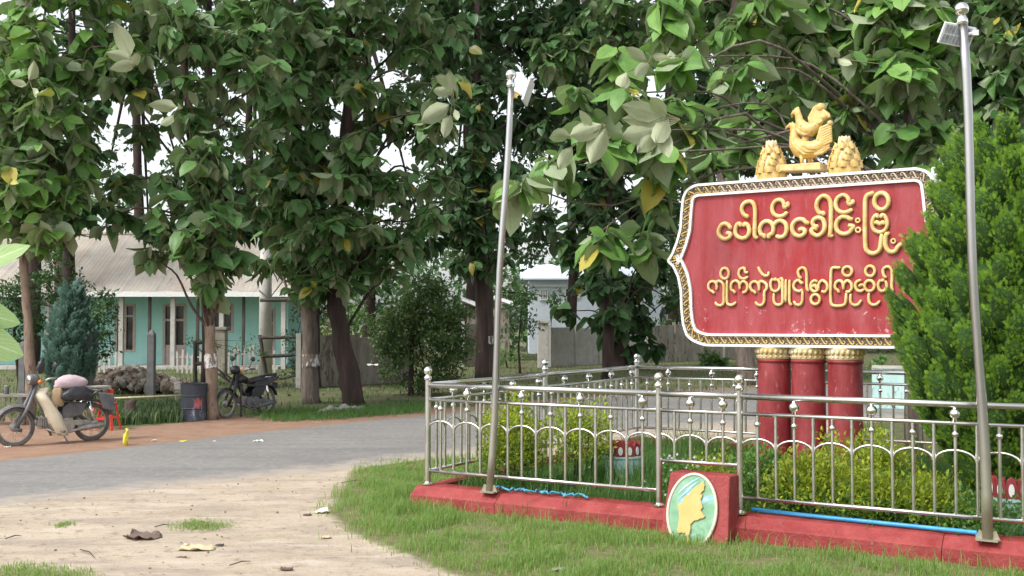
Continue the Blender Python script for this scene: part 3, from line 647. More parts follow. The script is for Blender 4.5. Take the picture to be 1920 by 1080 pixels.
# ------------------------------------------------------------ golden birds and buds on top of the board
gt = zt - .02
def WS(px, py):   # a point in the board's mid plane
    d = ray(px, py); pl = P0; t = (pl - camo.location).dot(SN) / d.dot(SN); q = camo.location + d * t; return q
def bud(pxc, wid, pyt, pyb, label):
    c = WS(pxc, pyb); c.z = zt - .005; h = WS(pxc, pyt).z - c.z; r_ = wid / FPX * c.y / 2
    th = thing('golden_bud', c, label, 'bud ornament', 'golden lotus buds on top of the sign')
    mk('core', MB().lathe([(r_ * .84, 0), (r_ * .96, h * .15), (r_ * .94, h * .32), (r_ * .78, h * .52), (r_ * .56, h * .72), (r_ * .40, h * .90), (r_ * .38, h * .98), (r_ * .1, h * .96)], c, 24), M['gold_light'], th, True)
    pet = MB(); W_, H_ = r_ * .40, h * .22
    vs = []; 
    for (w, z) in ((.8, 0), (1, .35), (.98, .62), (.74, .86), (.25, 1.0)):
        for u in (-1, -.5, 0, .5, 1): vs.append((u * w * W_, .034 * (1 - abs(u)) ** .5 * (1 - .5 * z) + (.030 if z > .9 else .012 * z), z * H_))
    fs = [(i * 5 + j, i * 5 + j + 1, (i + 1) * 5 + j + 1, (i + 1) * 5 + j) for i in range(4) for j in range(4)]
    pet.add(vs, fs)
    _o = mk('x', pet, M['gold_pale'], local=True, smooth=True); me = _o.data; bpy.data.objects.remove(_o)
    for rw in range(5):
        z = h * (.01 + rw * .155); f = z / h; rr = r_ * np.interp(f, [0, .15, .32, .52, .72, 1], [.86, .96, .93, .76, .54, .38]); n = (8, 8, 7, 6, 6)[rw]
        for j in range(n):
            a = 2 * math.pi * (j + .5 * (rw % 2)) / n
            m4 = Matrix.Translation((math.cos(a) * rr, math.sin(a) * rr, z)) @ Matrix.Rotation(a - math.pi / 2, 4, 'Z') @ Matrix.Rotation(R((-2, 5, 14, 20, 20)[rw]), 4, 'X') @ Matrix.Diagonal((1 - rw * .1, 1, .92, 1))
            inst('petal', me, th, m4)
    b = MB()
    for j in range(8):
        a = 2 * math.pi * j / 8; e = Vector((math.cos(a), math.sin(a), 0)); b.tube([c + e * r_ * .40 + Vector((0, 0, h * .80)), c + e * r_ * .33 + Vector((0, 0, h * 1.0))], [.013, .008], 6)
    mk('tip', b, M['gold_light'], th, True)
bud(1447, 52, 264, 322, 'golden bud ornament with worn silvery front, left of the golden birds on the sign')
bud(1584, 56, 256, 315, 'blunt-topped golden bud ornament, right of the golden birds on the sign')

bc = WS(1513, 320); bc.z = zt - .005; birds = thing('bird_statue', bc, 'golden statue of one bird riding on another, standing on top of the red sign', 'statue')
kk = 7.2; depb = bc.y
def BW(px, py, off=0.0):   # crop px -> statue plane
    q = WS(1400 + px / kk, 180 + py / kk); return q + SN * off
b = MB().prism([BW(505, 950, .13), BW(1045, 915, .13), BW(1045, 1010, .13), BW(505, 1030, .13)], SN * -.26); mk('plinth', b, M['gold'], birds, bevel=.006)
def body(path, radii, nm, par, mt='gold_pale', n=12, flat=.8, off=0.0):
    return mk(nm, MB().tube([BW(x, y, off) for x, y in path], [r_ / kk / FPX * depb for r_ in radii], n, flat=flat, nz=SN), M[mt], par, True)
lo = body([(545, 430), (590, 395), (625, 400), (640, 470), (640, 560), (660, 640), (720, 700), (800, 730), (900, 720), (1000, 660), (1060, 580)], [6, 40, 50, 52, 66, 100, 132, 128, 118, 100, 60], 'lower_bird', birds)
up_ = body([(600, 260), (640, 230), (680, 215), (700, 260), (715, 330), (740, 400), (800, 450), (870, 460), (940, 400), (980, 330)], [8, 38, 52, 48, 54, 80, 102, 98, 84, 64], 'upper_bird', birds, off=.01)
def sub(o, mb, nm, mt='gold_pale'):
    f = mk(nm, mb, M[mt], None, True); f.parent = o; f.data.transform(Matrix.Translation(-bc)); return f
pxm = lambda r_: r_ / kk / FPX * depb
# combs, beaks
for o_, pts in ((up_, [(640, 210), (650, 170), (700, 145), (725, 200), (700, 240)]), (lo, [(590, 385), (620, 345), (650, 375), (640, 410)])):
    sub(o_, MB().prism([BW(x, y, pxm(14)) for x, y in pts], SN * -pxm(28)), 'comb')
sub(lo, MB().tube([BW(580, 400), BW(540, 425), (BW(522, 455))], [pxm(28), pxm(18), pxm(5)], 8), 'beak'); sub(up_, MB().tube([BW(640, 235), BW(615, 262), BW(610, 300)], [pxm(28), pxm(18), pxm(5)], 8), 'beak')
# wings: three ridges each
for o_, base, in ((lo, [[(650, 660), (700, 720), (790, 790), (870, 800)], [(680, 640), (740, 700), (830, 760), (920, 770)], [(720, 630), (790, 680), (880, 720), (960, 730)]]), (up_, [[(690, 440), (730, 500), (800, 530), (890, 510)], [(710, 420), (770, 470), (850, 485), (930, 455)], [(740, 400), (800, 440), (880, 445), (960, 410)]])):
    for w in base:
        for sgn in (1, -1): sub(o_, MB().tube([BW(x, y, sgn * pxm(88 if o_ is lo else 66)) for x, y in w], [pxm(12), pxm(26), pxm(22), pxm(8)], 8, flat=.6, nz=SN), 'wing_feather')
# tails: plumes that rise and curl at the tip
for i in range(11):
    f = i / 10; x0, y0 = 850 + 90 * f, 770 - 60 * f; x1, y1 = 1000 + 40 * (1 - abs(f - .4)), 770 - 330 * f; x2, y2 = 1150 - 10 * f - 40 * (f < .25), 700 - 320 * f
    sub(lo, MB().tube([BW(x0, y0, .02), BW((x0 + x1) / 2, (y0 + y1) / 2 + 22, .035), BW(x1, y1, .03), BW(x2, y2, .01), BW(x2 - 4, y2 - 28, 0), BW(x2 - 40, y2 - 22, .01)], [pxm(22), pxm(30), pxm(28), pxm(26), pxm(24), pxm(10)], 7, flat=.8, nz=SN), 'tail_feather')
for i in range(8):
    f = i / 7; x0, y0 = 900 + 60 * f, 430 - 40 * f; x1, y1 = 860 + 150 * f, 300 + 60 * f; x2, y2 = 930 + 150 * f, 180 + 110 * f
    sub(up_, MB().tube([BW(x0, y0, .03), BW((x0 + x1) / 2, (y0 + y1) / 2, .04), BW(x1, y1, .03), BW(x2, y2 - 20, .02), BW(x2 + 30, y2 - 40, .02), BW(x2 + 48, y2 - 8, .02), BW(x2 + 22, y2 + 10, .03)], [pxm(20), pxm(28), pxm(28), pxm(26), pxm(26), pxm(22), pxm(10)], 7, flat=.8, nz=SN), 'tail_feather')
up2 = MB().ball(BW(1000, 160), pxm(68), 12, 8).ball(BW(1050, 290, .02), pxm(50), 10, 8).ball(BW(1130, 370, .01), pxm(40), 10, 8); sub(up_, up2, 'tail_curl')
for x in (755, 830): mk('leg', MB().tube([BW(x, 800, .03 if x < 800 else -.03), BW(x + 5, 920, .03 if x < 800 else -.03)], [pxm(34), pxm(24)], 8), M['gold_pale'], birds, True)
mk('support', MB().tube([BW(790, 540), BW(790, 640)], [pxm(50), pxm(44)], 8), M['gold_pale'], birds, True)
sub(lo, MB().tube([BW(880, 900), BW(880, 850), BW(905, 820)], [pxm(10), pxm(12), pxm(4)], 6), 'spur')

# ------------------------------------------------------------ lamp poles
def pole(b0, t0, label, side):
    PR = .031 if side > 0 else .033
    d1, d2 = b0, t0
    th = thing('lamp_pole', b0, label, 'lamp pole', 'steel lamp poles at the kerb')
    ax = (t0 - b0).normalized()
    mk('pole', MB().tube([b0 + (t0 - b0) * f + Vector((.012 * math.sin(f * 9), 0, 0)) for f in np.linspace(0, 1, 12)], [PR * 1.15] * 4 + [PR] * 8, 16), M['pole'], th, True)
    mk('base_plate', MB().box(b0 + Vector((0, 0, .012)), (.075, .06, .006), (U, V, Vector((0, 0, 1)))).beam(b0 + U * .065, b0 + U * .035 + Vector((0, 0, .07)), .006, .05).beam(b0 - U * .065, b0 - U * .035 + Vector((0, 0, .07)), .006, .05), M['pole'], th)
    X = Vector((1, 0, 0)); Y = ax.cross(X).normalized(); X = Y.cross(ax)
    mk('cap', MB().lathe([(PR, -.02), (PR + .008, -.01), (PR + .008, .02), (.032, .035), (.026, .06)], t0, 16, (X, Y, ax)).ball(t0 + ax * .10, .052, 18, 12), M['chrome'], th, True)
    return th
def on_kerb(px, t, z):
    return min((E(s, t, z) for s in np.arange(0, 5.6, .005)), key=lambda p: abs(CX + FPX * p.x / p.y - px))
pb = on_kerb(918, -.085, .19); pt = D(957, 160, pb.y - .02)
lp = pole(pb, pt, 'leaning steel pole with ball top and white lamp, near the railing left corner', 1)
a0 = D(962, 172, pb.y); lc = D(985, 171, pb.y - .02)
mk('bracket', MB().tube([a0, D(974, 177, pb.y)], .012, 8).box(D(966, 180, pb.y), (.02, .02, .02)), M['gold'], lp)
Xn = (D(994, 152, pb.y) - D(981, 190, pb.y)).normalized()
mk('lamp_head', MB().box(D(990, 172, pb.y - .03), (.115, .085, .012), (Xn, Vector((.25, .95, -.2)).normalized(), Xn.cross(Vector((.25, .95, -.2))).normalized())).tube([D(974, 177, pb.y), D(986, 173, pb.y)], [.014, .04], 8), M['lamp_white'], lp, bevel=.004)
rb = on_kerb(1845, -.10, .185); rt = D(1804, 42, rb.y - .05)
rp = pole(rb, rt, 'steel pole with ball top and lamp panel of LEDs, in front of the conifer', -1)
mk('bracket', MB().tube([D(1802, 66, rt.y), D(1826, 62, rt.y)], .012, 8).box(D(1828, 62, rt.y), (.02, .02, .02)), M['lamp_white'], rp)
c = D(1794, 66, rt.y + .06); pX = Vector((.98, .1, -.16)).normalized(); pN = Vector((.05, -.86, -.5)); pN = (pN - pX * pN.dot(pX)).normalized(); pZ = pN.cross(pX).normalized(); pZ = pZ if pZ.z > 0 else -pZ
lh = mk('lamp_head', MB().box(c, (.125, .08, .012), (pX, pZ, pN)), M['lamp_white'], rp, bevel=.004)
for i in range(8):
    for j in range(2):
        q = c + pX * (-.098 + .028 * i) + pZ * (-.036 + .072 * j) + pN * .0135
        f = mk('led_cell', MB().box(q, (.010, .030, .003), (pX, pZ, pN)), M['led'], None); f.parent = lh; f.data.transform(Matrix.Translation(-rootof(rp)))
OPEN = [(190, 215, 46), (285, 300, 42), (128, 55, 26), (430, 225, 20), (640, 215, 20), (345, 135, 28), (690, 115, 38), (770, 300, 26), (985, 135, 26), (1030, 300, 30), (1050, 375, 18), (1318, 95, 28), (1690, 290, 20), (1268, 300, 14)]   # where the crowns stand apart
# ------------------------------------------------------------ leaves
def leaf_template(nu=2, nv=4, wave=.04, fold=.18, curl=.25, seed=0, tip=.9, wide=.33):
    """a broad leaf, stalk at the origin, length 1 along +Y, top side +Z"""
    r_ = random.Random(seed); vs = []; uv = []
    for i in range(nv + 1):
        v = i / nv; w = wide * math.sin(math.pi * min(1, (v * .97 + .03)) ** tip) ** .6 if 0 < i < nv else (.02 if i == 0 else .012)
        for j in range(nu * 2 + 1):
            u = j / nu - 1
            z = abs(u) * w * fold * 2 - curl * v * v + (r_.uniform(-1, 1) * wave if abs(u) > .4 else 0)
            vs.append((u * w, v, z)); uv.append(((u + 1) / 2, v))
    k_ = nu * 2 + 1; fs = [(i * k_ + j, i * k_ + j + 1, (i + 1) * k_ + j + 1, (i + 1) * k_ + j) for i in range(nv) for j in range(nu * 2)]
    return np.array(vs, np.float32), np.array(fs), np.array(uv, np.float32)
TEAK = [leaf_template(seed=s, curl=.05 + .09 * s, fold=.06 + .06 * (s % 3), wave=.05, wide=.30 + .03 * (s % 3), tip=.85) for s in range(6)]
TEAKL = [leaf_template(1, 3, seed=s, curl=.1 + .1 * s, fold=.12, wave=.03, wide=.32) for s in range(4)]
dv = np.array([(0, 0, 0), (.24, .38, .05), (-.24, .38, .05), (0, 1, -.08)], np.float32)
DIAM = [(dv, np.array([(0, 1, 3, 2)]), np.array([(.5, 0), (1, .4), (0, .4), (.5, 1)], np.float32))]
def leaf_me(T, mt, name):
    vs, fs, uv = T; o = npmesh(name, vs, fs, mt, uv=uv); me = o.data; bpy.data.objects.remove(o); return me
def frames(d, n):
    """rotation matrices columns X,Y,Z with Y along d, Z near n"""
    d = d / np.linalg.norm(d, axis=1, keepdims=True); n = n - (n * d).sum(1, keepdims=True) * d; n /= np.linalg.norm(n, axis=1, keepdims=True) + 1e-9
    x = np.cross(d, n); return np.stack([x, d, n], -1)
def merge_leaves(name, pos, F, size, Ts, mt, parent, kind='stuff', rv=None):
    VS, FS, UV, RN = [], [], [], []; off = 0; which = rng.integers(0, len(Ts), len(pos))
    for k_, (tv, tf, tu) in enumerate(Ts):
        s_ = np.where(which == k_)[0]
        if not len(s_): continue
        v = np.einsum('nij,kj->nki', F[s_], tv) * size[s_][:, None, None] + pos[s_][:, None, :]
        n = len(s_); VS.append(v.reshape(-1, 3)); FS.append((tf[None] + (np.arange(n) * len(tv))[:, None, None] + off).reshape(-1, tf.shape[1])); UV.append(np.tile(tu, (n, 1)))
        RN.append(np.repeat(rng.random(n) if rv is None else rv[s_], len(tv))); off += n * len(tv)
    return npmesh(name, np.concatenate(VS), np.concatenate(FS), mt, parent, np.concatenate(UV), np.concatenate(RN), kind)
_teak_me = {}
def place_leaves(parent, pos, F, size, mt, nobj, name='leaf'):
    """the nobj leaves that show largest are objects of their own; the rest is one mesh"""
    cp = np.array(camo.location); d = pos - cp; dist = np.linalg.norm(d, axis=1)
    px = CX + FPX * d[:, 0] / d[:, 1]; py = HORY - FPX * d[:, 2] / d[:, 1]
    vis = (px > -10) & (px < 1930) & (py > -10) & (py < 1085) & (d[:, 1] > .5)
    key = np.where(vis, dist - 1.5 * size, 1e6 + dist); order = np.argsort(key)
    # spread the chosen ones over the front half of the crown
    cand = order[:int(nobj * 1.3)]; cand = cand[key[cand] < 1e6]; rng.shuffle(cand); own = cand[:nobj]
    mask = np.ones(len(pos), bool); mask[own] = False; rest = np.where(mask)[0]
    if mt not in _teak_me: _teak_me[mt] = [leaf_me(T, M[mt], 'leaf_blade') for T in TEAK]
    rl = rootof(parent)
    for i in own:
        m4 = Matrix(F[i].tolist()).to_4x4(); m4 = Matrix.Translation(Vector(pos[i].tolist()) - rl) @ m4 @ Matrix.Scale(float(size[i]), 4)
        inst(name, random.choice(_teak_me[mt]), parent, m4)
    if len(rest): merge_leaves('foliage', pos[rest], F[rest], size[rest], TEAK if len(rest) < 2500 else TEAKL, M[mt], parent)
def rot_dir(n, droop=(.1, .9)):
    a = rng.random(n) * 2 * math.pi; return np.c_[np.cos(a), np.sin(a), -rng.uniform(droop[0], droop[1], n)]
def trunk_mesh(pts, rads, seed, n=12, lump=.10):
    r_ = random.Random(seed); b = MB(); P_ = []; Rr = []
    for i in range(len(pts) - 1):
        for j in range(4):
            f = j / 4; P_.append(Vector(pts[i]).lerp(Vector(pts[i + 1]), f)); Rr.append(rads[i] * (1 - f) + rads[i + 1] * f)
    P_.append(Vector(pts[-1])); Rr.append(rads[-1])
    for i in range(1, len(P_) - 1): P_[i] = P_[i] + Vector((r_.uniform(-1, 1), r_.uniform(-1, 1), 0)) * Rr[i] * .09
    b.tube(P_, Rr, n); o = len(b.v)
    out = []
    for v in b.v:
        v = Vector(v); k_ = mn.noise(v * 3.1) * lump + mn.noise(v * 9) * lump * .6
        out.append(v)
    c = P_
    res = []
    for idx, v in enumerate(out):
        ring = min(idx // n, len(c) - 1); q = c[ring]; k_ = 1 + mn.noise(v * 3.3 + Vector((seed, 0, 0))) * lump * 2.2 + mn.noise(v * 11) * lump
        res.append(q + (v - q) * k_)
    b.v = [tuple(v) for v in res]; return b
def teak_tree(trunk, rads, blobs, label, bark='bark', leaf='teak', lsize=.36, dens=1.0, nobj=200, paint=None, cat='tree', group='teak trees with broad drooping leaves', seed=1, per=7, branches=True, holes=()):
    """trunk: world points from the ground up; blobs: (px,py,depth,radius m) lobes of the crown"""
    base = Vector(trunk[0]); base.z = 0
    th = thing('teak_tree', base, label, cat, group)
    mk('trunk', trunk_mesh(trunk, rads, seed), M[bark], th, True)
    if paint:
        z0, z1 = paint
        def at(z):
            for (p, r0), (q, r1_) in zip(zip(trunk, rads), zip(trunk[1:], rads[1:])):
                if p[2] <= z <= q[2]: f = (z - p[2]) / (q[2] - p[2]); return Vector(p).lerp(Vector(q), f), r0 * (1 - f) + r1_ * f
            return Vector(trunk[-1]), rads[-1]
        pr = [at(z) for z in np.linspace(z0, z1, 5)]
        b = MB().tube([p for p, _ in pr], [r_ * 1.10 + random.uniform(0, .006) for _, r_ in pr], 22, caps=False); b.v = [(v[0], v[1], v[2] + mn.noise(Vector(v) * 14) * .06) for v in b.v]; mk('paint_band', b, M['limewash'], th, True)
    pos, dr, nm, sz, tw = [], [], [], [], MB()
    # short leafy shoots close round the trunk, all the way up
    zlo = min(D(b_[0], b_[1], b_[2]).z - b_[3] * .4 for b_ in blobs); blobs = [tuple(b_) + (1,) for b_ in blobs]; z_ = max(zlo, 2.2)
    while z_ < trunk[-1][2] * .8:
        for (p_, q_) in zip(trunk, trunk[1:]):
            if p_[2] <= z_ <= q_[2]:
                c_ = Vector(p_).lerp(Vector(q_), (z_ - p_[2]) / (q_[2] - p_[2])); dd_ = c_ - camo.location; pxx = CX + FPX * dd_.x / dd_.y; pyy = HORY - FPX * dd_.z / dd_.y
                if all(math.hypot(pxx - g[0], pyy - g[1]) > g[2] for g in OPEN): blobs.append((pxx + random.uniform(-18, 18), pyy, c_.y - .35, random.uniform(.5, .75), 0))
        z_ += .75
    br = MB()
    for (px, py, dep, rad, limb_) in blobs:
        c = D(px, py, dep)
        if branches and limb_:
            # a limb from the trunk to the lobe
            zt_ = max(1.6, c.z - random.uniform(.6, 1.6)); best = min(trunk[1:], key=lambda p: abs(p[2] - zt_)); s0 = Vector(best)
            m1 = s0.lerp(c, .5) + Vector((random.uniform(-.2, .2), random.uniform(-.2, .2), random.uniform(.0, .3)))
            rb_ = min(.042, rads[0] * .24); far_ = (c - s0).length; sag = Vector((0, 0, .12 * far_)); jit = lambda: Vector((random.uniform(-1, 1), random.uniform(-1, 1), random.uniform(-1, 1))) * .07 * far_
            bp_ = cr([tuple(q) for q in (s0, s0.lerp(m1, .5) + sag * .6 + jit(), m1 + sag + jit(), m1.lerp(c, .5) + sag * .6 + jit(), c)]); mk('branch', MB().tube(bp_, list(np.linspace(rb_, rb_ * .22, len(bp_))), 7), M[bark if bark != 'bark_tan' else 'bark_mid'], th, True)
        ncl = max(3, int(rad * rad * 33 * dens * (.36 / lsize) ** 2))
        for _ in range(ncl):
            v = rng.normal(size=3); v /= np.linalg.norm(v); v *= rng.random() ** .45 * rad; v[2] *= .9
            tip = np.array(c) + v
            if any(np.linalg.norm(tip - h[:3]) < h[3] for h in holes): continue
            out = v / (np.linalg.norm(v) + 1e-6); tdir = out * .7 + np.array([0, 0, .25]) + rng.normal(size=3) * .25; tdir /= np.linalg.norm(tdir)
            tl = lsize * rng.uniform(.6, 1.3); st_ = tip - tdir * tl
            if rng.random() < .8: tw.tube([st_ - np.array([0, 0, .08]), (st_ + tip) / 2, tip], [.011, .009, .006], 4, False)
            for k_ in range(per):
                f = rng.random() ** .6; p = st_ + (tip - st_) * f; a = k_ * 2.4 + rng.random(); h = np.array([math.cos(a), math.sin(a), 0.0])
                d_ = h + tdir * (.35 if f > .8 else .1) + np.array([0, 0, -rng.uniform(.0, 1.45)]); pos.append(p); dr.append(d_)
                up = np.array([0, 0, .7]) + h * rng.uniform(.3, 1.3) + rng.normal(size=3) * .35
                if rng.random() < (.16 if leaf == 'teak_light' else .09): up = -up
                nm.append(up); sz.append(lsize * rng.uniform(.5, 1.3) * (1.0 - .3 * (f > .9)))
    mk('twigs', tw, M['twig'], th, True, kind='stuff')
    pos, dr, nm, sz = map(np.array, (pos, dr, nm, sz)); F = frames(dr, nm)
    place_leaves(th, pos, F, sz, leaf, nobj); return th
def PX(list_, dep): return [tuple(D(px, py, dep)) for px, py in list_]
def blobs(l, dep, k_=.0):
    """(px,py,radius px[,depth shift])"""
    out = []
    for b in l:
        r_ = b[2]
        for gx_, gy_, gr in OPEN:
            dd = math.hypot(b[0] - gx_, b[1] - gy_); lim = max(30, dd - gr * .42)
            if dd < r_ + gr * .42: r_ = min(r_, lim)
        if r_ > 24 or b[2] <= 30: out.append((b[0], b[1], r_) + tuple(b[3:]))
    l = out
    return [(b[0], b[1], dep + (b[3] if len(b) > 3 else random.uniform(-.5, .8)), b[2] / FPX * dep) for b in l]
# ------------------------------------------------------------ trees
def g0(px, py): p = G(px, py); return (p.x, p.y, -.05)
UP = -170
d1 = G(50, 796).y
teak_tree([g0(56, 796)] + PX([(58, 700), (52, 600), (44, 480), (42, 400), (46, 260), (50, 100), (60, -200)], d1), [.105, .088, .083, .077, .072, .068, .06, .045],
    blobs([(40, 60, 130), (10, 210, 110), (60, 320, 85), (140, 130, 100), (-70, 120, 150), (150, 270, 60), (30, 380, 60), (-60, 330, 100), (60, UP, 160), (170, -40, 110), (120, 350, 60), (230, 90, 60), (50, 190, 90, -.8), (45, 330, 70, -.8), (60, 60, 90, -.8), (90, 400, 46, -.6), (160, 210, 60), (200, 50, 90), (140, 110, 70), (110, 300, 60)], d1),
    'slim teak tree behind the parked motorbike, crown reaching the left edge', 'bark_tan', 'teak_light', .39, 1.2, 300, seed=1)
d2 = G(397, 788).y
t2 = [g0(397, 788)] + PX([(396, 700), (393, 620), (386, 540), (378, 430), (368, 330), (345, 120), (335, -200)], d2)
teak_tree(t2, [.125, .108, .10, .094, .086, .08, .07, .05],
    blobs([(330, 40, 110), (250, 130, 90), (370, 190, 90), (430, 330, 80), (330, 420, 62, -.4), (420, 420, 62, -.6), (250, 240, 60), (225, 400, 48), (180, 150, 70), (470, 140, 80), (300, 330, 70), (350, 470, 40, -.5), (440, 475, 36, -.5), (340, UP, 150), (200, UP, 120), (480, UP, 120), (280, 20, 80), (370, 430, 62, -.9), (365, 300, 76, -.9), (355, 150, 84, -.9), (388, 495, 38, -.7), (345, 30, 80, -.9), (470, 380, 50), (290, 470, 26), (480, 250, 60), (230, 340, 50), (440, 60, 80), (210, 100, 60)], d2),
    'teak tree with tan bark and a white painted patch, beside the black drum', 'bark_tan', 'teak', .37, .95, 300, paint=(t2[2][2] + .02, t2[2][2] + .10) if 0 else (D(396, 690, d2).z, D(396, 664, d2).z), seed=2)
d3 = G(583, 757).y
t3 = [g0(583, 757)] + PX([(583, 690), (580, 600), (574, 520), (566, 400), (556, 250), (545, 60), (540, -200)], d3)
teak_tree(t3, [.21, .185, .175, .17, .14, .12, .10, .08],
    blobs([(560, 60, 120), (600, 190, 110), (540, 320, 90), (620, 320, 100), (590, 440, 62), (500, 480, 44), (480, 40, 90), (560, 490, 45, -.5), (560, UP, 160), (500, 220, 70), (640, 470, 50, -.5), (575, 430, 66, -1.0), (560, 320, 90, -1.1), (555, 200, 90, -1.1), (550, 60, 100, -1.1), (575, 500, 40, -.8), (520, 400, 60)], d3),
    'grey-brown teak tree with a white painted ring and a wire loop round it', 'bark', 'teak', .39, .95, 300, paint=(D(583, 686, d3).z, D(583, 664, d3).z), seed=3)
d4 = G(662, 760).y
t4 = [g0(664, 760)] + PX([(655, 700), (640, 640), (628, 560), (622, 500), (640, 380), (655, 200), (660, -200)], d4)
teak_tree(t4, [.25, .225, .205, .195, .18, .16, .14, .1],
    blobs([(660, 450, 70), (700, 330, 90), (720, 200, 100), (680, 60, 110), (735, 455, 52), (780, 60, 90), (760, 330, 60), (835, 215, 44, -2.5), (840, 150, 26, -2.5), (690, UP, 160), (720, 500, 40), (620, 120, 80), (640, 420, 74, -1.1), (650, 300, 92, -1.1), (640, 505, 46, -.9), (665, 170, 92, -1.1), (780, 200, 80), (790, 400, 50), (600, 480, 40, -.6), (800, 250, 60), (820, 330, 50), (760, 440, 44)], d4),
    'dark reddish leaning teak trunk beside the white-ringed tree', 'bark_dark', 'teak', .39, .95, 300, seed=4)
d5 = G(912, 708).y
t5 = [g0(912, 708)] + PX([(913, 640), (912, 560), (908, 400), (905, 250), (903, 100), (900, -250)], d5)
teak_tree(t5, [.28, .23, .215, .205, .19, .17, .13],
    blobs([(900, 30, 110), (820, 80, 90), (980, 50, 100), (840, 190, 70), (960, 240, 60), (830, 330, 60), (1010, 130, 70), (870, 430, 45), (900, UP, 180), (760, -60, 120), (950, 350, 45), (1060, 40, 90), (900, 130, 80, -1.2), (860, 480, 40), (960, 440, 44), (1000, 240, 60), (930, 330, 40, 1), (860, 320, 60), (880, 400, 50), (1000, 190, 60), (1020, 60, 80), (830, 400, 50)], d5),
    'tall dark straight teak trunk with a faint white ring, behind the leaning lamp pole', 'bark_mid', 'teak_dark', .42, 1.0, 300, paint=(D(912, 644, d5).z, D(912, 630, d5).z), seed=5)
d6 = G(1160, 692).y
t6 = [g0(1165, 692)] + PX([(1158, 640), (1140, 560), (1122, 480), (1118, 400), (1110, 250), (1100, 0)], d6)
teak_tree(t6, [.55, .45, .42, .38, .32, .28, .2],
    blobs([(1120, 380, 80), (1075, 455, 50), (1150, 470, 46), (1185, 545, 52), (1150, 610, 42), (1060, 575, 26), (1235, 510, 32), (1120, 250, 80), (1220, 420, 46), (1180, 650, 28), (1110, 100, 100), (1230, 300, 70), (1260, 560, 26), (1130, 300, 90), (1080, 380, 60), (1200, 380, 60), (1160, 520, 60, -1.4), (1150, 590, 50, -1.4), (1200, 590, 44), (1110, 520, 40), (1215, 640, 30), (1130, 180, 90)], d6),
    'leaf-covered teak tree standing in front of the blue-white house', 'bark_dark', 'teak_dark', .60, 1.3, 300, seed=6)
d7 = 31.0
t7 = [g0(1402, 721)] + PX([(1396, 660), (1376, 480), (1360, 330), (1358, 180), (1356, 90), (1385, 20), (1405, -120)], d7)
teak_tree(t7, [.30, .24, .25, .26, .26, .27, .24, .16],
    blobs([(1340, -10, 90), (1240, 40, 110), (1150, 50, 110), (1060, 90, 90), (1450, 60, 110), (1400, UP, 180), (1200, UP, 160), (1480, 190, 80), (1260, 200, 60)], d7),
    'grey forked teak trunk rising behind the sign board', 'bark', 'teak', .46, 1.0, 300, seed=7)
d9 = 13.9
t9 = [(D(1712, 700, d9).x, d9, -.05)] + PX([(1712, 600), (1710, 450), (1707, 300), (1706, 180), (1700, 20), (1690, -250)], d9)
teak_tree(t9, [.12, .10, .095, .09, .08, .07, .05],
    blobs([(1500, 60, 120), (1370, 130, 62, -1), (1300, 210, 68, -1.6), (1210, 245, 56, -2.4), (1130, 260, 52, -2.4), (1250, 290, 44, -2), (1450, 200, 95), (1600, 130, 110), (1640, 240, 48, .8), (1590, 20, 110), (1100, 180, 46, -1.8), (1740, 80, 90), (1040, 300, 44, -2.6), (985, 345, 34, -2.8), (1170, 110, 60, -1.5), (1560, UP, 200), (1350, UP, 170), (1400, 260, 44, -.5), (1120, 440, 40, -1.6), (1200, 445, 34, -1.2), (1270, 20, 90, -.5), (1540, 210, 52, 1.2), (1330, 300, 36, -.6), (1360, 40, 80), (1440, 20, 90), (1700, 130, 80, -.7), (1690, 20, 80, -.7), (1705, 235, 40, -.5), (1560, 190, 60), (1230, 350, 46, -1.8), (1180, 180, 50, -2.2), (1280, 110, 70, -1.6)], d9),
    'near teak tree with large pale-backed leaves overhanging the sign', 'bark', 'teak_light', .37, 1.0, 300, seed=9)
def posed(th, base_px, tips, dep, mt, size=1.0, flip=True):
    if mt not in _teak_me: _teak_me[mt] = [leaf_me(T, M[mt], 'leaf_blade') for T in TEAK]
    rl = rootof(th); b_ = MB()
    for (bx, by, tx, ty) in tips:
        a, t_ = D(bx, by, dep), D(tx, ty, dep - random.uniform(.0, .15)); y = t_ - a; L = y.length; y.normalize(); n_ = Vector((random.uniform(-.3, .3), 1.0 if flip else -1.0, random.uniform(-.1, .5))); n_ = (n_ - y * n_.dot(y)).normalized(); x = y.cross(n_)
        m4 = Matrix((x, y, n_)).transposed().to_4x4() @ Matrix.Diagonal((L * .72, L * .95, L, 1)); m4.translation = a - rl; inst('leaf', random.choice(_teak_me[mt]), th, m4)
        b_.tube([D(*base_px, dep), (D(*base_px, dep) + a) / 2, a], [.008, .007, .005], 5, False)
    mk('twigs', b_, M['twig'], th, True, kind='stuff')
T9_ = [o for o in bpy.data.objects if o.name.startswith('teak_tree') and o.parent is None][-1]
posed(T9_, (1275, 225), [(1240, 218, 1160, 196), (1244, 228, 1162, 222), (1240, 236, 1158, 268), (1238, 240, 1190, 292), (1240, 235, 1252, 305), (1252, 222, 1225, 278), (1250, 215, 1212, 178)], 10.6, 'teak_pale')
posed(T9_, (1135, 235), [(1135, 240, 1102, 312), (1128, 232, 1062, 262), (1110, 240, 1085, 205), (1070, 255, 1020, 252), (1072, 275, 1045, 322)], 10.9, 'teak_pale')
posed(T9_, (1215, 120), [(1212, 112, 1168, 88), (1218, 118, 1180, 150), (1222, 105, 1258, 110), (1175, 135, 1158, 180)], 11.2, 'teak_pale')
posed(T9_, (1570, 110), [(1575, 105, 1545, 88), (1650, 120, 1648, 128), (1570, 112, 1600, 122)], 12.4, 'teak_pale')
d10 = 17.5
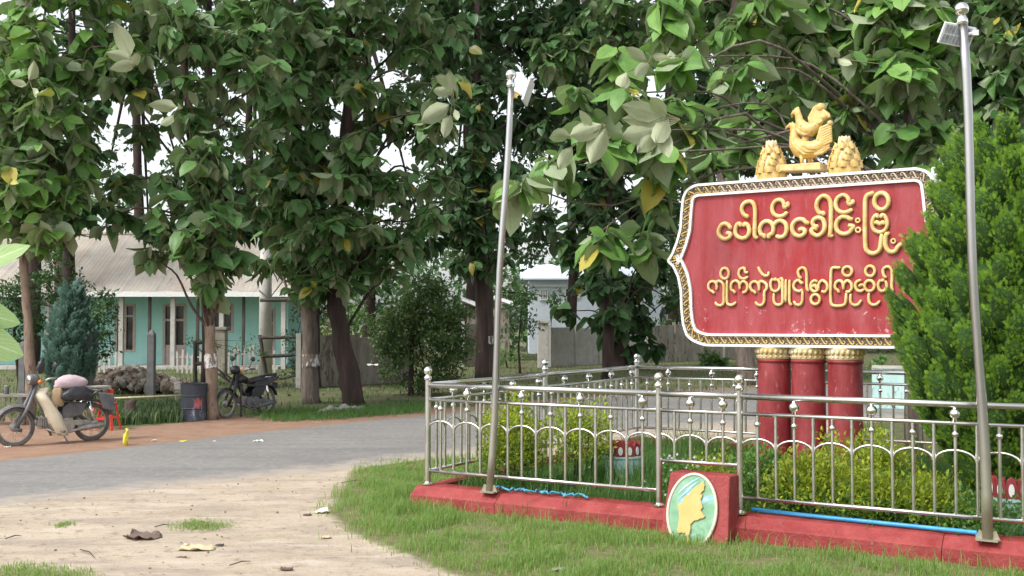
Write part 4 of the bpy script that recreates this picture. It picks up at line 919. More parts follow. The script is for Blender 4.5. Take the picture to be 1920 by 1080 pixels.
t10 = [(D(1890, 700, d10).x, d10, -.05)] + PX([(1892, 500), (1893, 300), (1898, 180), (1905, 60), (1900, -200)], d10)
teak_tree(t10, [.14, .12, .11, .10, .09, .06],
    blobs([(1850, 60, 110), (1790, 160, 90), (1900, 170, 100), (1960, 60, 120), (1760, -20, 100), (1740, 220, 60), (1900, 250, 60), (1860, UP, 180), (1895, 90, 90, -.8), (1895, 200, 80, -.8), (1700, 100, 80, .5), (1820, 230, 50)], d10),
    'teak tree behind the conifer at the right edge', 'bark_mid', 'teak', .34, 1.0, 300, seed=10)
# a second row of darker teak trees, their trunks mostly hidden by the first row
ROW2 = [(128, 738, [(120, 60, 110), (60, 180, 100), (190, 190, 90), (130, 300, 80), (230, 330, 60), (160, 390, 46)], 'darker teak tree behind the blue-green cypress'),
        (391, 730, [(400, 60, 110), (330, 160, 90), (450, 250, 100), (360, 350, 80), (460, 400, 70), (280, 420, 50), (430, 480, 40)], 'darker teak tree right behind the tan trunk'),
        (588, 728, [(600, 60, 110), (530, 150, 90), (680, 250, 100), (600, 380, 90), (700, 420, 70), (520, 420, 60), (760, 350, 60), (680, 500, 40)], 'darker teak tree right behind the white-ringed trunk'),
        (903, 722, [(850, 60, 110), (940, 160, 90), (820, 280, 90), (960, 340, 70), (870, 400, 70), (800, 450, 50), (930, 470, 44), (1010, 250, 80), (740, 60, 90)], 'darker teak tree behind the tall straight trunk'),
        (1140, 712, [(1100, 60, 110), (1050, 200, 90), (1180, 250, 90), (1060, 340, 70), (1010, 430, 50), (1260, 380, 80), (1240, 480, 60), (1290, 560, 40)], 'darker teak tree behind the leaf-covered trunk'),
        (1462, 706, [(1400, 60, 120), (1320, 180, 100), (1480, 200, 100), (1300, 300, 80), (1240, 340, 60), (1400, 280, 60)], 'darker teak tree behind the left part of the sign'),
        (1600, 706, [(1560, 60, 120), (1640, 180, 110), (1520, 180, 90), (1600, 260, 60), (1700, 270, 60)], 'darker teak tree behind the right part of the sign'),
        (1800, 706, [(1760, 60, 120), (1860, 160, 120), (1740, 220, 80), (1920, 260, 90), (1950, 100, 110)], 'darker teak tree behind the conifer')]
for i, (px, py, bl_, lab) in enumerate(ROW2):
    dd = G(px, py).y; q = random.uniform(-12, 12)
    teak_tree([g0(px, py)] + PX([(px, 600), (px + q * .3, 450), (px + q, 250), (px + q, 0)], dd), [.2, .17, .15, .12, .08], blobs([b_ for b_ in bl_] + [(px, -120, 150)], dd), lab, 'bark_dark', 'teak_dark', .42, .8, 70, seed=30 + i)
# finer-leaved trees further off
def leafy_tree(px, py, blobs_, label, leaf='small_leaf', bark='bark_dark', lsize=.16, dens=1.0, r0=.16, trunk=None, group=None, name='broadleaf_tree', cat='tree', clump=.30, seed=0):
    base = G(px, py); dep = base.y; th = thing(name, (base.x, base.y, 0), label, cat, group)
    tp = [(base.x, base.y, -.05)] + (PX(trunk, dep) if trunk else [tuple(D(blobs_[0][0], blobs_[0][1], dep))])
    mk('trunk', trunk_mesh(tp, list(np.linspace(r0, r0 * .45, len(tp))), seed + 50, 8), M[bark], th, True)
    pos = []; dr = []; nm = []; br = MB()
    for (bx, by, br_px) in blobs_:
        for gx_, gy_, gr in OPEN:
            dd = math.hypot(bx - gx_, by - gy_)
            if dd < br_px + gr * .25: br_px = min(br_px, max(26, dd - gr * .25))
        rad = br_px / FPX * dep; c = D(bx, by, dep + random.uniform(-.4, .6) * rad); br.tube([tp[-1], (Vector(tp[-1]) + c) / 2 + Vector((0, 0, .1 * rad)), c], [r0 * .4, r0 * .25, r0 * .1], 5)
        cr_ = clump * rad; ncl = int(26 * dens)
        for _ in range(ncl):
            v = rng.normal(size=3); v /= np.linalg.norm(v); v *= rng.random() ** .4 * rad; cc = np.array(c) + v; n = max(6, int((16 if lsize > .3 else 7) * dens * (cr_ / lsize) ** 2))
            q = rng.normal(size=(n, 3)) * cr_ * [.6, .6, .42] + cc; pos.append(q); a = rng.normal(size=(n, 3)) + v / (rad + 1e-6) * .6 + [0, 0, -.4]; dr.append(a); nm.append(rng.normal(size=(n, 3)) * .6 + [0, 0, 1] + v / rad * .5)
    pos, dr, nm = np.concatenate(pos), np.concatenate(dr), np.concatenate(nm)
    mk('branches', br, M[bark], th, True, kind='stuff')
    merge_leaves('foliage', pos, frames(dr, nm), lsize * rng.uniform(.6, 1.3, len(pos)), DIAM, M[leaf], th)
    return th
BT = 'finer-leaved trees beyond the road'
leafy_tree(770, 742, [(775, 590, 52), (745, 620, 42), (825, 610, 50), (800, 550, 44), (850, 590, 34), (750, 680, 44), (820, 680, 50), (862, 650, 30), (724, 640, 24), (800, 715, 30)], 'dense dark shrub taller than a person, between the leaning trunk and the tall teak', lsize=.095, dens=1.7, r0=.08, name='shrub', cat='shrub', seed=1, leaf='shrub_leaf')
leafy_tree(975, 700, [(975, 590, 30), (955, 620, 20), (1000, 605, 24), (980, 555, 22)], 'small dark leafy tree in front of the gate pillar of the concrete wall', lsize=.13, dens=.9, r0=.05, trunk=[(972, 650), (976, 600)], group=BT, seed=2)
FT = [(60, 690, [(40, 120, 110), (120, 60, 120), (20, 300, 90), (150, 330, 70), (60, 400, 60)]), (260, 676, [(250, 60, 140), (360, 120, 120), (200, 330, 80), (340, 330, 100), (430, 240, 100), (280, 450, 55)]),
      (470, 672, [(480, 60, 140), (560, 200, 120), (470, 330, 100), (560, 400, 90), (490, 460, 50)]), (690, 674, [(660, 60, 140), (760, 140, 120), (700, 330, 100), (640, 440, 80), (780, 400, 80), (690, 520, 50)]),
      (880, 668, [(860, 80, 140), (900, 250, 120), (850, 400, 80), (960, 380, 70), (910, 480, 50)]), (1070, 664, [(1060, 80, 150), (1000, 250, 90), (1120, 280, 110), (1030, 400, 70), (1100, 480, 50), (1000, 470, 40)]),
      (1260, 664, [(1260, 60, 150), (1240, 280, 110), (1330, 180, 120), (1240, 420, 90), (1330, 400, 90), (1290, 530, 60)]), (1500, 662, [(1480, 60, 160), (1440, 230, 80), (1600, 150, 130), (1540, 260, 80)]),
      (1740, 662, [(1700, 60, 160), (1760, 230, 100), (1680, 300, 60), (1850, 120, 150), (1850, 300, 100)]), (1960, 664, [(1950, 80, 160), (1930, 300, 120), (1900, 450, 80)])]
labs = ['left of the house', 'over the middle of the house roof', 'over the right end of the house roof', 'right behind the leaning dark trunk', 'behind the tall straight teak', 'left of the blue-white house', 'behind the left end of the sign', 'behind the golden birds', 'behind the right end of the sign', 'at the right edge behind the conifer']
for i, (px, py, bl) in enumerate(FT):
    leafy_tree(px, py + 4, bl + [(px + random.uniform(-60, 60), -110, 170)], 'distant dark tree with fine foliage, ' + labs[i], lsize=.34, dens=.62 if i < 5 else .8, r0=.3, trunk=[(px + 5, 500), (px - 4, 250), (px, 60)], group=BT, seed=20 + i, leaf='small_leaf')
T4_ = bpy.data.objects.get('teak_tree.003')
posed(T4_, (850, 170), [(850, 160, 812, 142), (848, 168, 806, 178), (845, 180, 842, 128), (842, 196, 785, 232), (852, 205, 860, 228), (845, 215, 830, 262)], 19.5, 'teak_pale')
T1_ = bpy.data.objects.get('teak_tree')
posed(T1_, (245, 110), [(245, 105, 215, 40), (250, 110, 198, 100), (255, 120, 205, 128), (248, 125, 262, 95)], d1 - 1.4, 'teak_pale')
posed(T1_, (55, 150), [(55, 150, 70, 112), (50, 160, 18, 150), (60, 165, 74, 185)], d1 - 1.3, 'teak_pale')
posed(T1_, (335, 200), [(330, 200, 282, 196), (335, 205, 342, 190), (325, 215, 300, 240)], d1 - 1.2, 'teak_pale')
# the far-off wood closing the horizon, one mass
n_ = 36000; xw = rng.uniform(-75, 75, n_); yw = 70 + rng.uniform(-5, 8, n_) - np.abs(xw) * .18; tops = np.array([6.5 + 3.5 * mn.noise((x * .10, 0, 1)) + 1.6 * mn.noise((x * .45, 0, 4)) for x in xw]); zw = tops * rng.random(n_) ** .8
merge_leaves('far_wood', np.c_[xw, yw, zw], frames(rng.normal(size=(n_, 3)) + [0, -.5, -.4], rng.normal(size=(n_, 3)) * .6 + [0, -.6, .8]), rng.uniform(.35, .8, n_), DIAM, M['small_leaf'], None)
# light green growth behind the wall and house
leafy_tree(960, 668, [(930, 548, 22), (960, 545, 25), (990, 552, 20), (1040, 556, 16)], 'light green tree beyond the shed roof', leaf='mid_leaf', lsize=.22, dens=1.0, r0=.1, group=BT, seed=41)
leafy_tree(952, 690, [(945, 660, 22), (965, 672, 18), (930, 676, 14)], 'light green bush behind the small dark tree', leaf='mid_leaf', lsize=.12, dens=1.0, r0=.04, name='bush', cat='bush', seed=42)
leafy_tree(675, 700, [(655, 610, 24), (690, 606, 22), (668, 580, 22), (640, 590, 14)], 'light green bush above the left stretch of concrete wall', leaf='mid_leaf', lsize=.13, dens=1.0, r0=.05, name='bush', cat='bush', seed=43)
leafy_tree(1250, 672, [(1240, 610, 22), (1270, 560, 34), (1240, 640, 16), (1300, 640, 26)], 'dark green bush behind the lower left corner of the sign', leaf='small_leaf', lsize=.2, dens=1.0, r0=.05, name='bush', cat='bush', seed=44)
leafy_tree(40, 745, [(20, 560, 50), (70, 540, 40), (110, 520, 36), (60, 610, 42), (15, 640, 40), (150, 560, 34), (190, 600, 36), (180, 650, 32), (200, 560, 22), (95, 470, 26)], 'dark green bushy tree before the left part of the house', lsize=.11, dens=1.3, r0=.06, name='bush', cat='bush', seed=45)
leafy_tree(430, 712, [(360, 640, 14), (400, 648, 14), (470, 640, 20), (490, 660, 16), (440, 660, 12)], 'thin scraggly shrub along the picket fence', lsize=.10, dens=.45, r0=.03, name='shrub', cat='shrub', seed=46)
leafy_tree(560, 722, [(555, 640, 26), (570, 580, 28), (555, 690, 22), (610, 590, 26)], 'dark bush between the house and the white-ringed tree', lsize=.12, dens=1.0, r0=.04, name='bush', cat='bush', seed=47)
leafy_tree(1650, 730, [(1640, 690, 14), (1655, 675, 10)], 'small bush behind the far railing', leaf='mid_leaf', lsize=.12, dens=.8, r0=.03, name='bush', cat='bush', seed=48)
leafy_tree(1345, 690, [(1330, 672, 16), (1350, 680, 12)], 'light green low plant under the sign board', leaf='mid_leaf', lsize=.3, dens=.8, r0=.03, name='bush', cat='bush', seed=49)
# green-stemmed palm before the house roof
pd = 30.0; pbse = Vector((D(112, 500, pd).x, pd, 0)); th = thing('palm_tree', pbse, 'palm with a smooth green upper stem rising before the left of the house roof', 'palm tree')
mk('trunk', MB().tube([pbse, D(112, 560, pd), D(112, 490, pd)], [.16, .14, .15], 12), M['bark_mid'], th, True)
mk('crownshaft', MB().tube([D(112, 492, pd), D(111, 450, pd), D(110, 415, pd), D(110, 380, pd)], [.15, .135, .11, .07], 12), worn('crownshaft', (.10, .19, .04), (.17, .27, .07), 4, .6, .2, stretch=(1, 1, .3)), th, True)
tp_ = D(110, 380, pd)
for j in range(9):
    a = j * .7; h = Vector((math.cos(a), math.sin(a), 0)); b = MB(); pts = [tp_ + h * (1.9 * f) + Vector((0, 0, 1.1 * f - 1.5 * f * f)) for f in np.linspace(0, 1, 9)]; b.tube(pts, [.03] * 4 + [.02] * 3 + [.01] * 2, 5)
    for i in range(1, 9):
        for s in (-1, 1):
            for k_ in (0, .5):
                q = pts[i - 1].lerp(pts[i], k_); e = (Vector((-h.y, h.x, 0)) * s + h * .5 + Vector((0, 0, -.5))).normalized(); L_ = .55 * math.sin(math.pi * (i + k_) / 9.5) + .1; b.add([q, q + e * L_ * .5 + h * .03, q + e * L_, q + e * L_ * .5 - h * .03], [(0, 1, 2, 3)])
    mk('frond', b, M['mid_leaf'], th)
# conifers: tufts of flat sprays
def spray_tmpl(seed, k_=4):
    r_ = random.Random(seed); vs = []; fs = []
    def fr(x0, y0, a, L, w):
        i = len(vs); x1, y1 = x0 + math.sin(a) * L, y0 + math.cos(a) * L; nx, ny = math.cos(a) * w, -math.sin(a) * w; z = r_.uniform(-.04, .04)
        vs.extend([(x0, y0, 0), ((x0 + x1) / 2 + nx, (y0 + y1) / 2 + ny, z + .02), (x1, y1, z), ((x0 + x1) / 2 - nx, (y0 + y1) / 2 - ny, z + .02)]); fs.append((i, i + 1, i + 2, i + 3))
    fr(0, 0, 0, 1, .05)
    for j in range(k_):
        y = .12 + .78 * j / k_
        for s in (-1, 1): fr(0, y, s * r_.uniform(.6, .9), (.50 - .34 * abs(j / k_ - .25)) * r_.uniform(.8, 1.1), .055)
    return np.array(vs, np.float32), np.array(fs), np.array([(v[0] + .5, v[1]) for v in vs], np.float32)
SPR = [spray_tmpl(s) for s in range(4)]
def conifer(base, prof, label, leaf, name, n, ssize, cat='conifer', seedd=0, lumps=26):
    """prof: (height, radius) pairs; sprays stand upright on a lumpy surface"""
    th = thing(name, base, label, cat)
    base = Vector(base); hs = [p[0] for p in prof]; rs = [p[1] for p in prof]
    mk('trunk', MB().tube([base - Vector((0, 0, .03)), base + Vector((0, 0, hs[-1] * .8))], [.07, .02], 8), M['bark_mid'], th, True)
    # lumps: fans of branchlets pointing up and out
    pos = []; dr = []; nm = []; sz = []; rv = []
    nl = lumps
    taken = []; core = MB(); _b = MB().ball((0, 0, 0), 1, 8, 6); BALL, BALLF = _b.v, _b.f
    for i in range(nl):
        bestd = -1
        for _t in range(14):
            z_ = rng.uniform(hs[0], hs[-1] * .97); r1_ = np.interp(z_, hs, rs); a_ = rng.random() * 2 * math.pi
            if rng.random() > (r1_ + .15) / (max(rs) + .15): continue
            q_ = np.array([math.cos(a_) * r1_, math.sin(a_) * r1_, z_ * .8]); dd = min([np.linalg.norm(q_ - t) for t in taken] or [9])
            if dd > bestd: bestd, z, r_, a, qb = dd, z_, r1_, a_, q_
        taken.append(qb)
        o = np.array([math.cos(a), math.sin(a), 0]); c = np.array(base) + o * r_ * rng.uniform(.86, 1.06) + [0, 0, z]
        lr = rng.uniform(.11, .19) * (1 if ssize < .1 else 1.5); m = int(n / nl); tone = rng.uniform(-.15, .15)
        # each lump is a tilted elongated dome
        axis = o * .55 + np.array([0, 0, 1.0]); axis /= np.linalg.norm(axis); tang = np.cross(o, axis)
        for _ in range(m):
            v = rng.normal(size=3); v /= np.linalg.norm(v); rr = rng.uniform(.66, 1.0)
            if v[0] < -.35 or v[2] < -.75: continue
            rv.append(min(.98, max(.02, .27 + tone + .48 * v[2] * rr + .25 * v[0] + rng.normal() * .10)))  # lighter young tips; shade at the lump's foot painted into the tone
            p = c + (o * v[0] * lr * .5 + tang * v[1] * lr * .75 + axis * v[2] * lr * 1.25) * rr
            d_ = axis * .95 + o * (max(v[0], -.2) * .55 + .1) + tang * v[1] * .5 + rng.normal(size=3) * .20
            pos.append(p); dr.append(d_); nm.append(o + rng.normal(size=3) * .7); sz.append(ssize * rng.uniform(.45, .9))
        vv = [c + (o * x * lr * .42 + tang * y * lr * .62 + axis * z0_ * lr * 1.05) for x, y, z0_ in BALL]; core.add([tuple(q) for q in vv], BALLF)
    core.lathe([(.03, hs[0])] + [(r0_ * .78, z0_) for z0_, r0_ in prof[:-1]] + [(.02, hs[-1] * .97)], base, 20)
    mk('shade_core', core, M[leaf + '_core'], th, True)  # solid core added for opacity; its dark green paints shade into the gaps
    # inner filler sprays, toned dark to paint the shade between lumps
    for _ in range(n // 7):
        z = rng.uniform(hs[0], hs[-1] * .92); r_ = np.interp(z, hs, rs) * (.72 + .14 * rng.random()); a = rng.random() * 2 * math.pi; o = np.array([math.cos(a), math.sin(a), 0])
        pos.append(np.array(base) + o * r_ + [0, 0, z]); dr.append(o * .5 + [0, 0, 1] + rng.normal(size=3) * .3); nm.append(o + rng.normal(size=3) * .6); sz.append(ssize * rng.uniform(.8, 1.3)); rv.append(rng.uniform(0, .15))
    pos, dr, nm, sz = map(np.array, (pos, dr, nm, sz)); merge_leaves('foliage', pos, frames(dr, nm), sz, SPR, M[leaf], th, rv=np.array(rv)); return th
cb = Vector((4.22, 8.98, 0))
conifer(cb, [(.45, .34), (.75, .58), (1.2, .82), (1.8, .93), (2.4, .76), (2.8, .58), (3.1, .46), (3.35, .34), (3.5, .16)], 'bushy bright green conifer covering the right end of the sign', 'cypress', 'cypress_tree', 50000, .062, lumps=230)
jb = G(140, 752)
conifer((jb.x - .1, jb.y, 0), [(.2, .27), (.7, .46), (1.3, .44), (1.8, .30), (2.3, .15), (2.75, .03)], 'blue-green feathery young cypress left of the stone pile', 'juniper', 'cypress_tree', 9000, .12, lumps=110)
# garden shrubs inside the railing
def garden_bush(c, rx, ry, h, n, label, leaf='gold_leaf', z0=.05, lsize=.045, under=.45, stems=8, group='golden shrubs inside the railing', cat='shrub', name='garden_shrub'):
    c = Vector(c); th = thing(name, (c.x, c.y, 0), label, cat, group); st_ = MB()
    for i in range(stems):
        a = random.random() * 6.28; q = c + Vector((math.cos(a) * rx * .6, math.sin(a) * ry * .6, h * .75)); st_.tube([c + Vector((math.cos(a) * rx * .25, math.sin(a) * ry * .25, 0)), (c + q) / 2 + Vector((.02, 0, 0)), q], [.012, .009, .005], 5)
    mk('stems', st_, M['bark_mid'], th, True)
    nt_ = int(n * .62) // 14; ax = U
    P_, Dd, N_ = [], [], []
    for _ in range(nt_):
        v = rng.normal(size=3); v[2] = abs(v[2]) * 1.1 - .25; v /= np.linalg.norm(v); rr = rng.uniform(.45, 1.06) * (1 + .42 * mn.noise(Vector(v * 2.3) + c)); 
        cc = np.array(c) + np.array(U) * v[0] * rx * rr + np.array(V) * v[1] * ry * rr + np.array([0, 0, z0 + max(0.03, (h - z0) * (.42 + .58 * v[2] * rr))])
        q = rng.normal(size=(14, 3)) * .045 + cc; P_.append(q); Dd.append(rng.normal(size=(14, 3)) * .7 + v * .5 + [0, 0, .7]); N_.append(rng.normal(size=(14, 3)) * .6 + v * .5 + [0, 0, .8])
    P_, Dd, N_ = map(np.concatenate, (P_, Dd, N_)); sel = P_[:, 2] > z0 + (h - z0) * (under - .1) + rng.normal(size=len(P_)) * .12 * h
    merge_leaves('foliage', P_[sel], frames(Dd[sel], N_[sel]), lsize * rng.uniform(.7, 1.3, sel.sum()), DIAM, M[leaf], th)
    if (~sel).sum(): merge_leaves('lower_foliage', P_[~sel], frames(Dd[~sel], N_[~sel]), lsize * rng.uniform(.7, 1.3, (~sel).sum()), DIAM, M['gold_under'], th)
    return th
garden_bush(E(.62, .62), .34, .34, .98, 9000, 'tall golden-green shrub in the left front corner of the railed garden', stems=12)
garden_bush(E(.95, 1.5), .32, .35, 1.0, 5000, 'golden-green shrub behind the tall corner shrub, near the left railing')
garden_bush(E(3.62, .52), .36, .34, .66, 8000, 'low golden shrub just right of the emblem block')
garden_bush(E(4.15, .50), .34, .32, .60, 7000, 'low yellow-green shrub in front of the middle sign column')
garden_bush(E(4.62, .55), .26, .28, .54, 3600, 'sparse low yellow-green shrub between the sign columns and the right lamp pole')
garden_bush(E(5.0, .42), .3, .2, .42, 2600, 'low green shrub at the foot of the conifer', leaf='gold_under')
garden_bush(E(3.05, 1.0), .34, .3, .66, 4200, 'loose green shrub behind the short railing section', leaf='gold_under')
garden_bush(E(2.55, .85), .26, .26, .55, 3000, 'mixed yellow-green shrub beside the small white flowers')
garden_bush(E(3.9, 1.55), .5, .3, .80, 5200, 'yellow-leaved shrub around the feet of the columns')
# white flowering plant
fl = garden_bush(E(2.45, .55), .22, .2, .5, 1400, 'small plant with white flowers behind the railing post', leaf='gold_under', group=None, name='flowering_plant', cat='flowers')
fb = MB()
for _ in range(46):
    q = E(2.45, .55) + U * random.gauss(0, .14) + V * random.gauss(0, .12) + Vector((0, 0, random.uniform(.22, .58)))
    for j in range(5):
        a = j * 1.256; e = Vector((math.cos(a), -.3, math.sin(a))).normalized() * .013; s = Vector((-math.sin(a), 0, math.cos(a))) * .007; fb.add([q, q + e * .6 + s, q + e * 1.3, q + e * .6 - s], [(0, 1, 2, 3)])
mk('flowers', fb, M['petal'], fl, kind='stuff')

# grass: blades scattered over a polygon
def blades(name, pts, h, w, mt, bend=.5, hv=.4, parent=None):
    n = len(pts); a = rng.random(n) * 6.283; hh = h * rng.uniform(1 - hv, 1 + hv, n) if np.isscalar(h) else h * rng.uniform(1 - hv, 1 + hv, n)
    o = np.c_[np.cos(a), np.sin(a), np.zeros(n)]; sd2 = np.c_[-np.sin(a), np.cos(a), np.zeros(n)] * (w * rng.uniform(.6, 1.3, n))[:, None]
    b_ = (bend * rng.uniform(.1, 1.2, n))[:, None]; H_ = hh[:, None]
    z = np.array([0, 0, 1.0])
    p0, p1, p2 = pts, pts + z * H_ * .6 + o * H_ * b_ * .25, pts + z * H_ * (1 - .25 * b_) + o * H_ * b_ * .85
    vs = np.stack([p0 - sd2, p0 + sd2, p1 + sd2 * .75, p1 - sd2 * .75, p2 + sd2 * .1, p2 - sd2 * .1], 1).reshape(-1, 3)
    f = np.array([[0, 1, 2, 3], [3, 2, 4, 5]])[None] + (np.arange(n) * 6)[:, None, None]
    uv = np.tile(np.array([(0, 0), (1, 0), (1, .6), (0, .6), (1, 1), (0, 1)], np.float32), (n, 1))
    return npmesh(name, vs, f.reshape(-1, 4), mt, parent, uv, np.repeat(rng.random(n), 6), 'stuff')
def scatter(poly, n, dens=None, soft=.12):
    q = np.array(poly); lo_, hi = q.min(0), q.max(0); P_ = rng.random((n, 2)) * (hi - lo_) + lo_; s_ = poly_sd(P_, poly); keep = s_ > rng.normal(size=n) * soft - .02
    if dens is not None: keep &= rng.random(n) < dens(P_)
    P_ = P_[keep]
    return P_
encl = [xy(E(-.24, -.235)), xy(E(LF + .3, -.235)), xy(E(LF + .3, LS + .3)), xy(E(-.3, LS + .3))]
inner = [xy(E(.16, .16)), xy(E(LF - .16, .16)), xy(E(LF - .16, LS - .16)), xy(E(.16, LS - .16))]
lp2 = lawn_poly[:8] + [(1.2, 5.6), (4.6, 5.2), (6.2, 8.3), (5.4, 8.8), xy(E(LF + .3, -.3)), xy(E(0, -.28)), xy(E(-.3, 2)), xy(E(-.3, 4.2)), (.4, 14.0)]
P_ = scatter(lp2, 340000, soft=.22)
cn = np.array([mn.noise((x * 2.2, y * 2.2, 0)) for x, y in P_]); cn2 = np.array([mn.noise((x * 7, y * 7, 5)) for x, y in P_])
sde = poly_sd(P_, lawn_poly); kp = rng.random(len(P_)) < np.clip(.50 + cn * .9 + cn2 * .5, .10, 1) * np.clip(.35 + sde * 1.3, .06, 1); P_ = P_[kp]; cn = cn[kp]
dk = -poly_sd(P_, encl)
hgt = .055 * (1 + .8 * np.clip(cn + .2, -.3, .9)) * (1 - .35 * np.exp(-np.clip(dk, 0, 9) / .12))
# longer shaded grass left of the railing corner
dl = np.hypot(P_[:, 0] + 1.15, P_[:, 1] - 10.6); hgt *= 1 + .9 * np.exp(-(dl / 1.0) ** 2)
blades('lawn_grass', np.c_[P_, np.zeros(len(P_))], hgt, .0035, M['grass'], .9)
P_ = np.concatenate([(lambda z, q=q: z[rng.random(len(z)) < np.clip(poly_sd(z, q) / .3, 0, 1) * (.3 + .7 * rng.random(len(z)))])(scatter(q, 5000 if i else 12000)) for i, q in enumerate(patch_polys)]); blades('grass_tufts', np.c_[P_, np.zeros(len(P_))], .04, .0035, M['grass'], 1.1)
P_ = scatter(inner, 90000); cn = np.array([mn.noise((x * 1.7, y * 1.7, 9)) for x, y in P_]); P_ = P_[rng.random(len(P_)) < np.clip(.55 + cn, .15, 1)]
th_ = np.array([mn.noise((x * 1.1, y * 1.1, 2)) for x, y in P_]); blades('garden_grass', np.c_[P_, np.zeros(len(P_))], .22 + .20 * np.clip(th_ + .1, 0, 1), .0055, M['weed'], .8)
# weeds and seed stalks leaning over the kerb
P_ = np.array([tuple(E(rng.uniform(-.2, 5.6), rng.uniform(-.36, -.25))) for _ in range(420)]); blades('kerb_weeds', P_, .13, .0035, M['grass'], 1.1, .6)
# yard beyond the road
yard = [xy(G(*p)) for p in ((-40, 790), (200, 804), (340, 792), (470, 778), (640, 772), (800, 764))] + [(3, 26.4), (9, 31.5), (26, 34), (26, 70), (-40, 70), (-22, 20)]
def yd(P_): return np.array([max(.05, .5 + mn.noise((x * .5, y * .5, 3)) * 1.3) for x, y in P_]) * np.exp(-np.clip(P_[:, 1] - 20, 0, 99) / 16)
P_ = scatter(yard, 200000, yd); blades('yard_grass', np.c_[P_, np.zeros(len(P_))], .13, .010, M['shrub_leaf'], .8)
vergep = [xy(G(*p)) for p in ((470, 778), (560, 772), (660, 768), (800, 760), (800, 774), (640, 786), (520, 792))]
P_ = scatter(vergep, 9000); blades('verge_grass', np.c_[P_, np.zeros(len(P_))], .11, .007, M['weed'], .9)
P_ = scatter([xy(G(*p)) for p in ((205, 800), (350, 790), (345, 765), (215, 765))], 9000); blades('tall_weeds', np.c_[P_, np.zeros(len(P_))], .24, .010, M['shrub_leaf'], .8)
# pebbles on the sand
pb_ = MB()
P_ = scatter(sand_poly[20:95] + [(1.0, 9.0), (-1, 6.6), (-6, 6.6)], 2600); P_ = P_[poly_sd(P_, lawn_poly) < 0]
for x, y in P_[:420]:
    s = .004 + .012 * random.random() ** 3; pb_.ball((x, y, .008), s, 5, 3, sc=(1, random.uniform(.6, 1), .6))
mk('pebbles', pb_, M['stone'], None, True, kind='stuff')
Z3 = Vector((0, 0, 1)); X3 = Vector((1, 0, 0)); Y3 = Vector((0, 1, 0))
# ------------------------------------------------------------ teal house
HD = 41.0
def hx(px, d=HD): return (px - CX) / FPX * d
def hz_(py, d=HD): return D(960, py, d).z
wd = 43.0
hb = Vector((hx(260), HD, 0)); house = thing('house', hb, 'long low teal plastered house with a rusty sheet roof and posted veranda', 'house')
# wall is built in pieces around its openings
def wallseg(x0, x1, z0, z1, y=wd, nm='wall', mt='teal_wall', par=house, th=.12): return mk(nm, MB().box(((x0 + x1) / 2, y + th / 2, (z0 + z1) / 2), ((x1 - x0) / 2, th / 2, (z1 - z0) / 2)), M[mt], par)
ops = [(-60, -20, 700, 575), (218, 252, 658, 572), (308, 347, 692, 572), (400, 436, 622, 572), (496, 514, 690, 580)]
zt_w = hz_(548, HD) + .1
xl, xr = hx(-420, wd), hx(536, wd); cur = xl
for a, c, b0, t0 in ops:
    xa, xb = hx(a, wd), hx(c, wd); za, zb2 = max(.0, hz_(b0, wd)), hz_(t0, wd)
    wallseg(cur, xa, -.05, zt_w); wallseg(xa, xb, zb2, zt_w)
    if za > .15: wallseg(xa, xb, -.05, za)
    cur = xb
    w = mk('window' if za > .15 else 'door', MB().box(((xa + xb) / 2, wd + .09, (za + zb2) / 2), ((xb - xa) / 2, .01, (zb2 - za) / 2)), M['glass'], house)
    fr_ = MB(); t_ = .05; n_ = 2
    for i in range(n_ + 1):
        x = xa + (xb - xa) * i / n_; fr_.box((x, wd + .03, (za + zb2) / 2), (t_, .05, (zb2 - za) / 2))
    zt2 = zb2 - (zb2 - za) * .24
    for z in (za, zt2, zb2): fr_.box(((xa + xb) / 2, wd + .025, z), ((xb - xa) / 2 + t_, .048, t_ * .9))
    if za < .15:
        fr_.box(((xa + xb) / 2, wd + .045, za + (zb2 - za) * .18), ((xb - xa) / 2, .02, (zb2 - za) * .18))
    f = mk('frame', fr_, M['frame_wood'], None); f.parent = w; f.data.transform(Matrix.Translation(-hb))
wallseg(cur, xr, -.05, zt_w)
mk('wall', MB().box((xr + .06, wd + 2, zt_w / 2), (.06, 2.1, zt_w / 2)), M['teal_wall'], house); mk('wall', MB().box(((xl + xr) / 2, wd + 4.1, zt_w / 2), ((xr - xl) / 2, .06, zt_w / 2)), M['teal_wall'], house)
mk('floor_plinth', MB().box(((xl + xr) / 2, HD + 1.1, .06), ((xr - xl) / 2 + .1, .95, .06)), M['concrete_light'], house)
# roof sheets: each a strip of its own
ze, zr = hz_(547, HD), hz_(440, 45.5); ye, yr = HD, 45.5; x0r, x1r = hx(-460), hx(604); nsh = 34
for i in range(nsh):
    xa = x0r + (x1r - x0r) * i / nsh; xb = x0r + (x1r - x0r) * (i + 1) / nsh + .03; dz = .012 * (i % 2)
    def xs_(x, f):  # hipped at the right end
        return x
    vs = []; m = 8
    xm = hx(560, 45.5)
    for yy, zz, f in ((ye, ze, 0), ((ye + yr) / 2, (ze + zr) / 2, .5), (yr, zr, 1)):
        for j in range(m + 1):
            x = xa + (xb - xa) * j / m; vs.append((min(x, x1r + (xm - x1r) * f), yy, zz + dz + (.009 if j % 2 else 0)))
    fs = [(r_ * (m + 1) + j, r_ * (m + 1) + j + 1, (r_ + 1) * (m + 1) + j + 1, (r_ + 1) * (m + 1) + j) for r_ in range(2) for j in range(m)]
    mk('roof_sheet', MB().add(vs, fs), M['roof'], house)
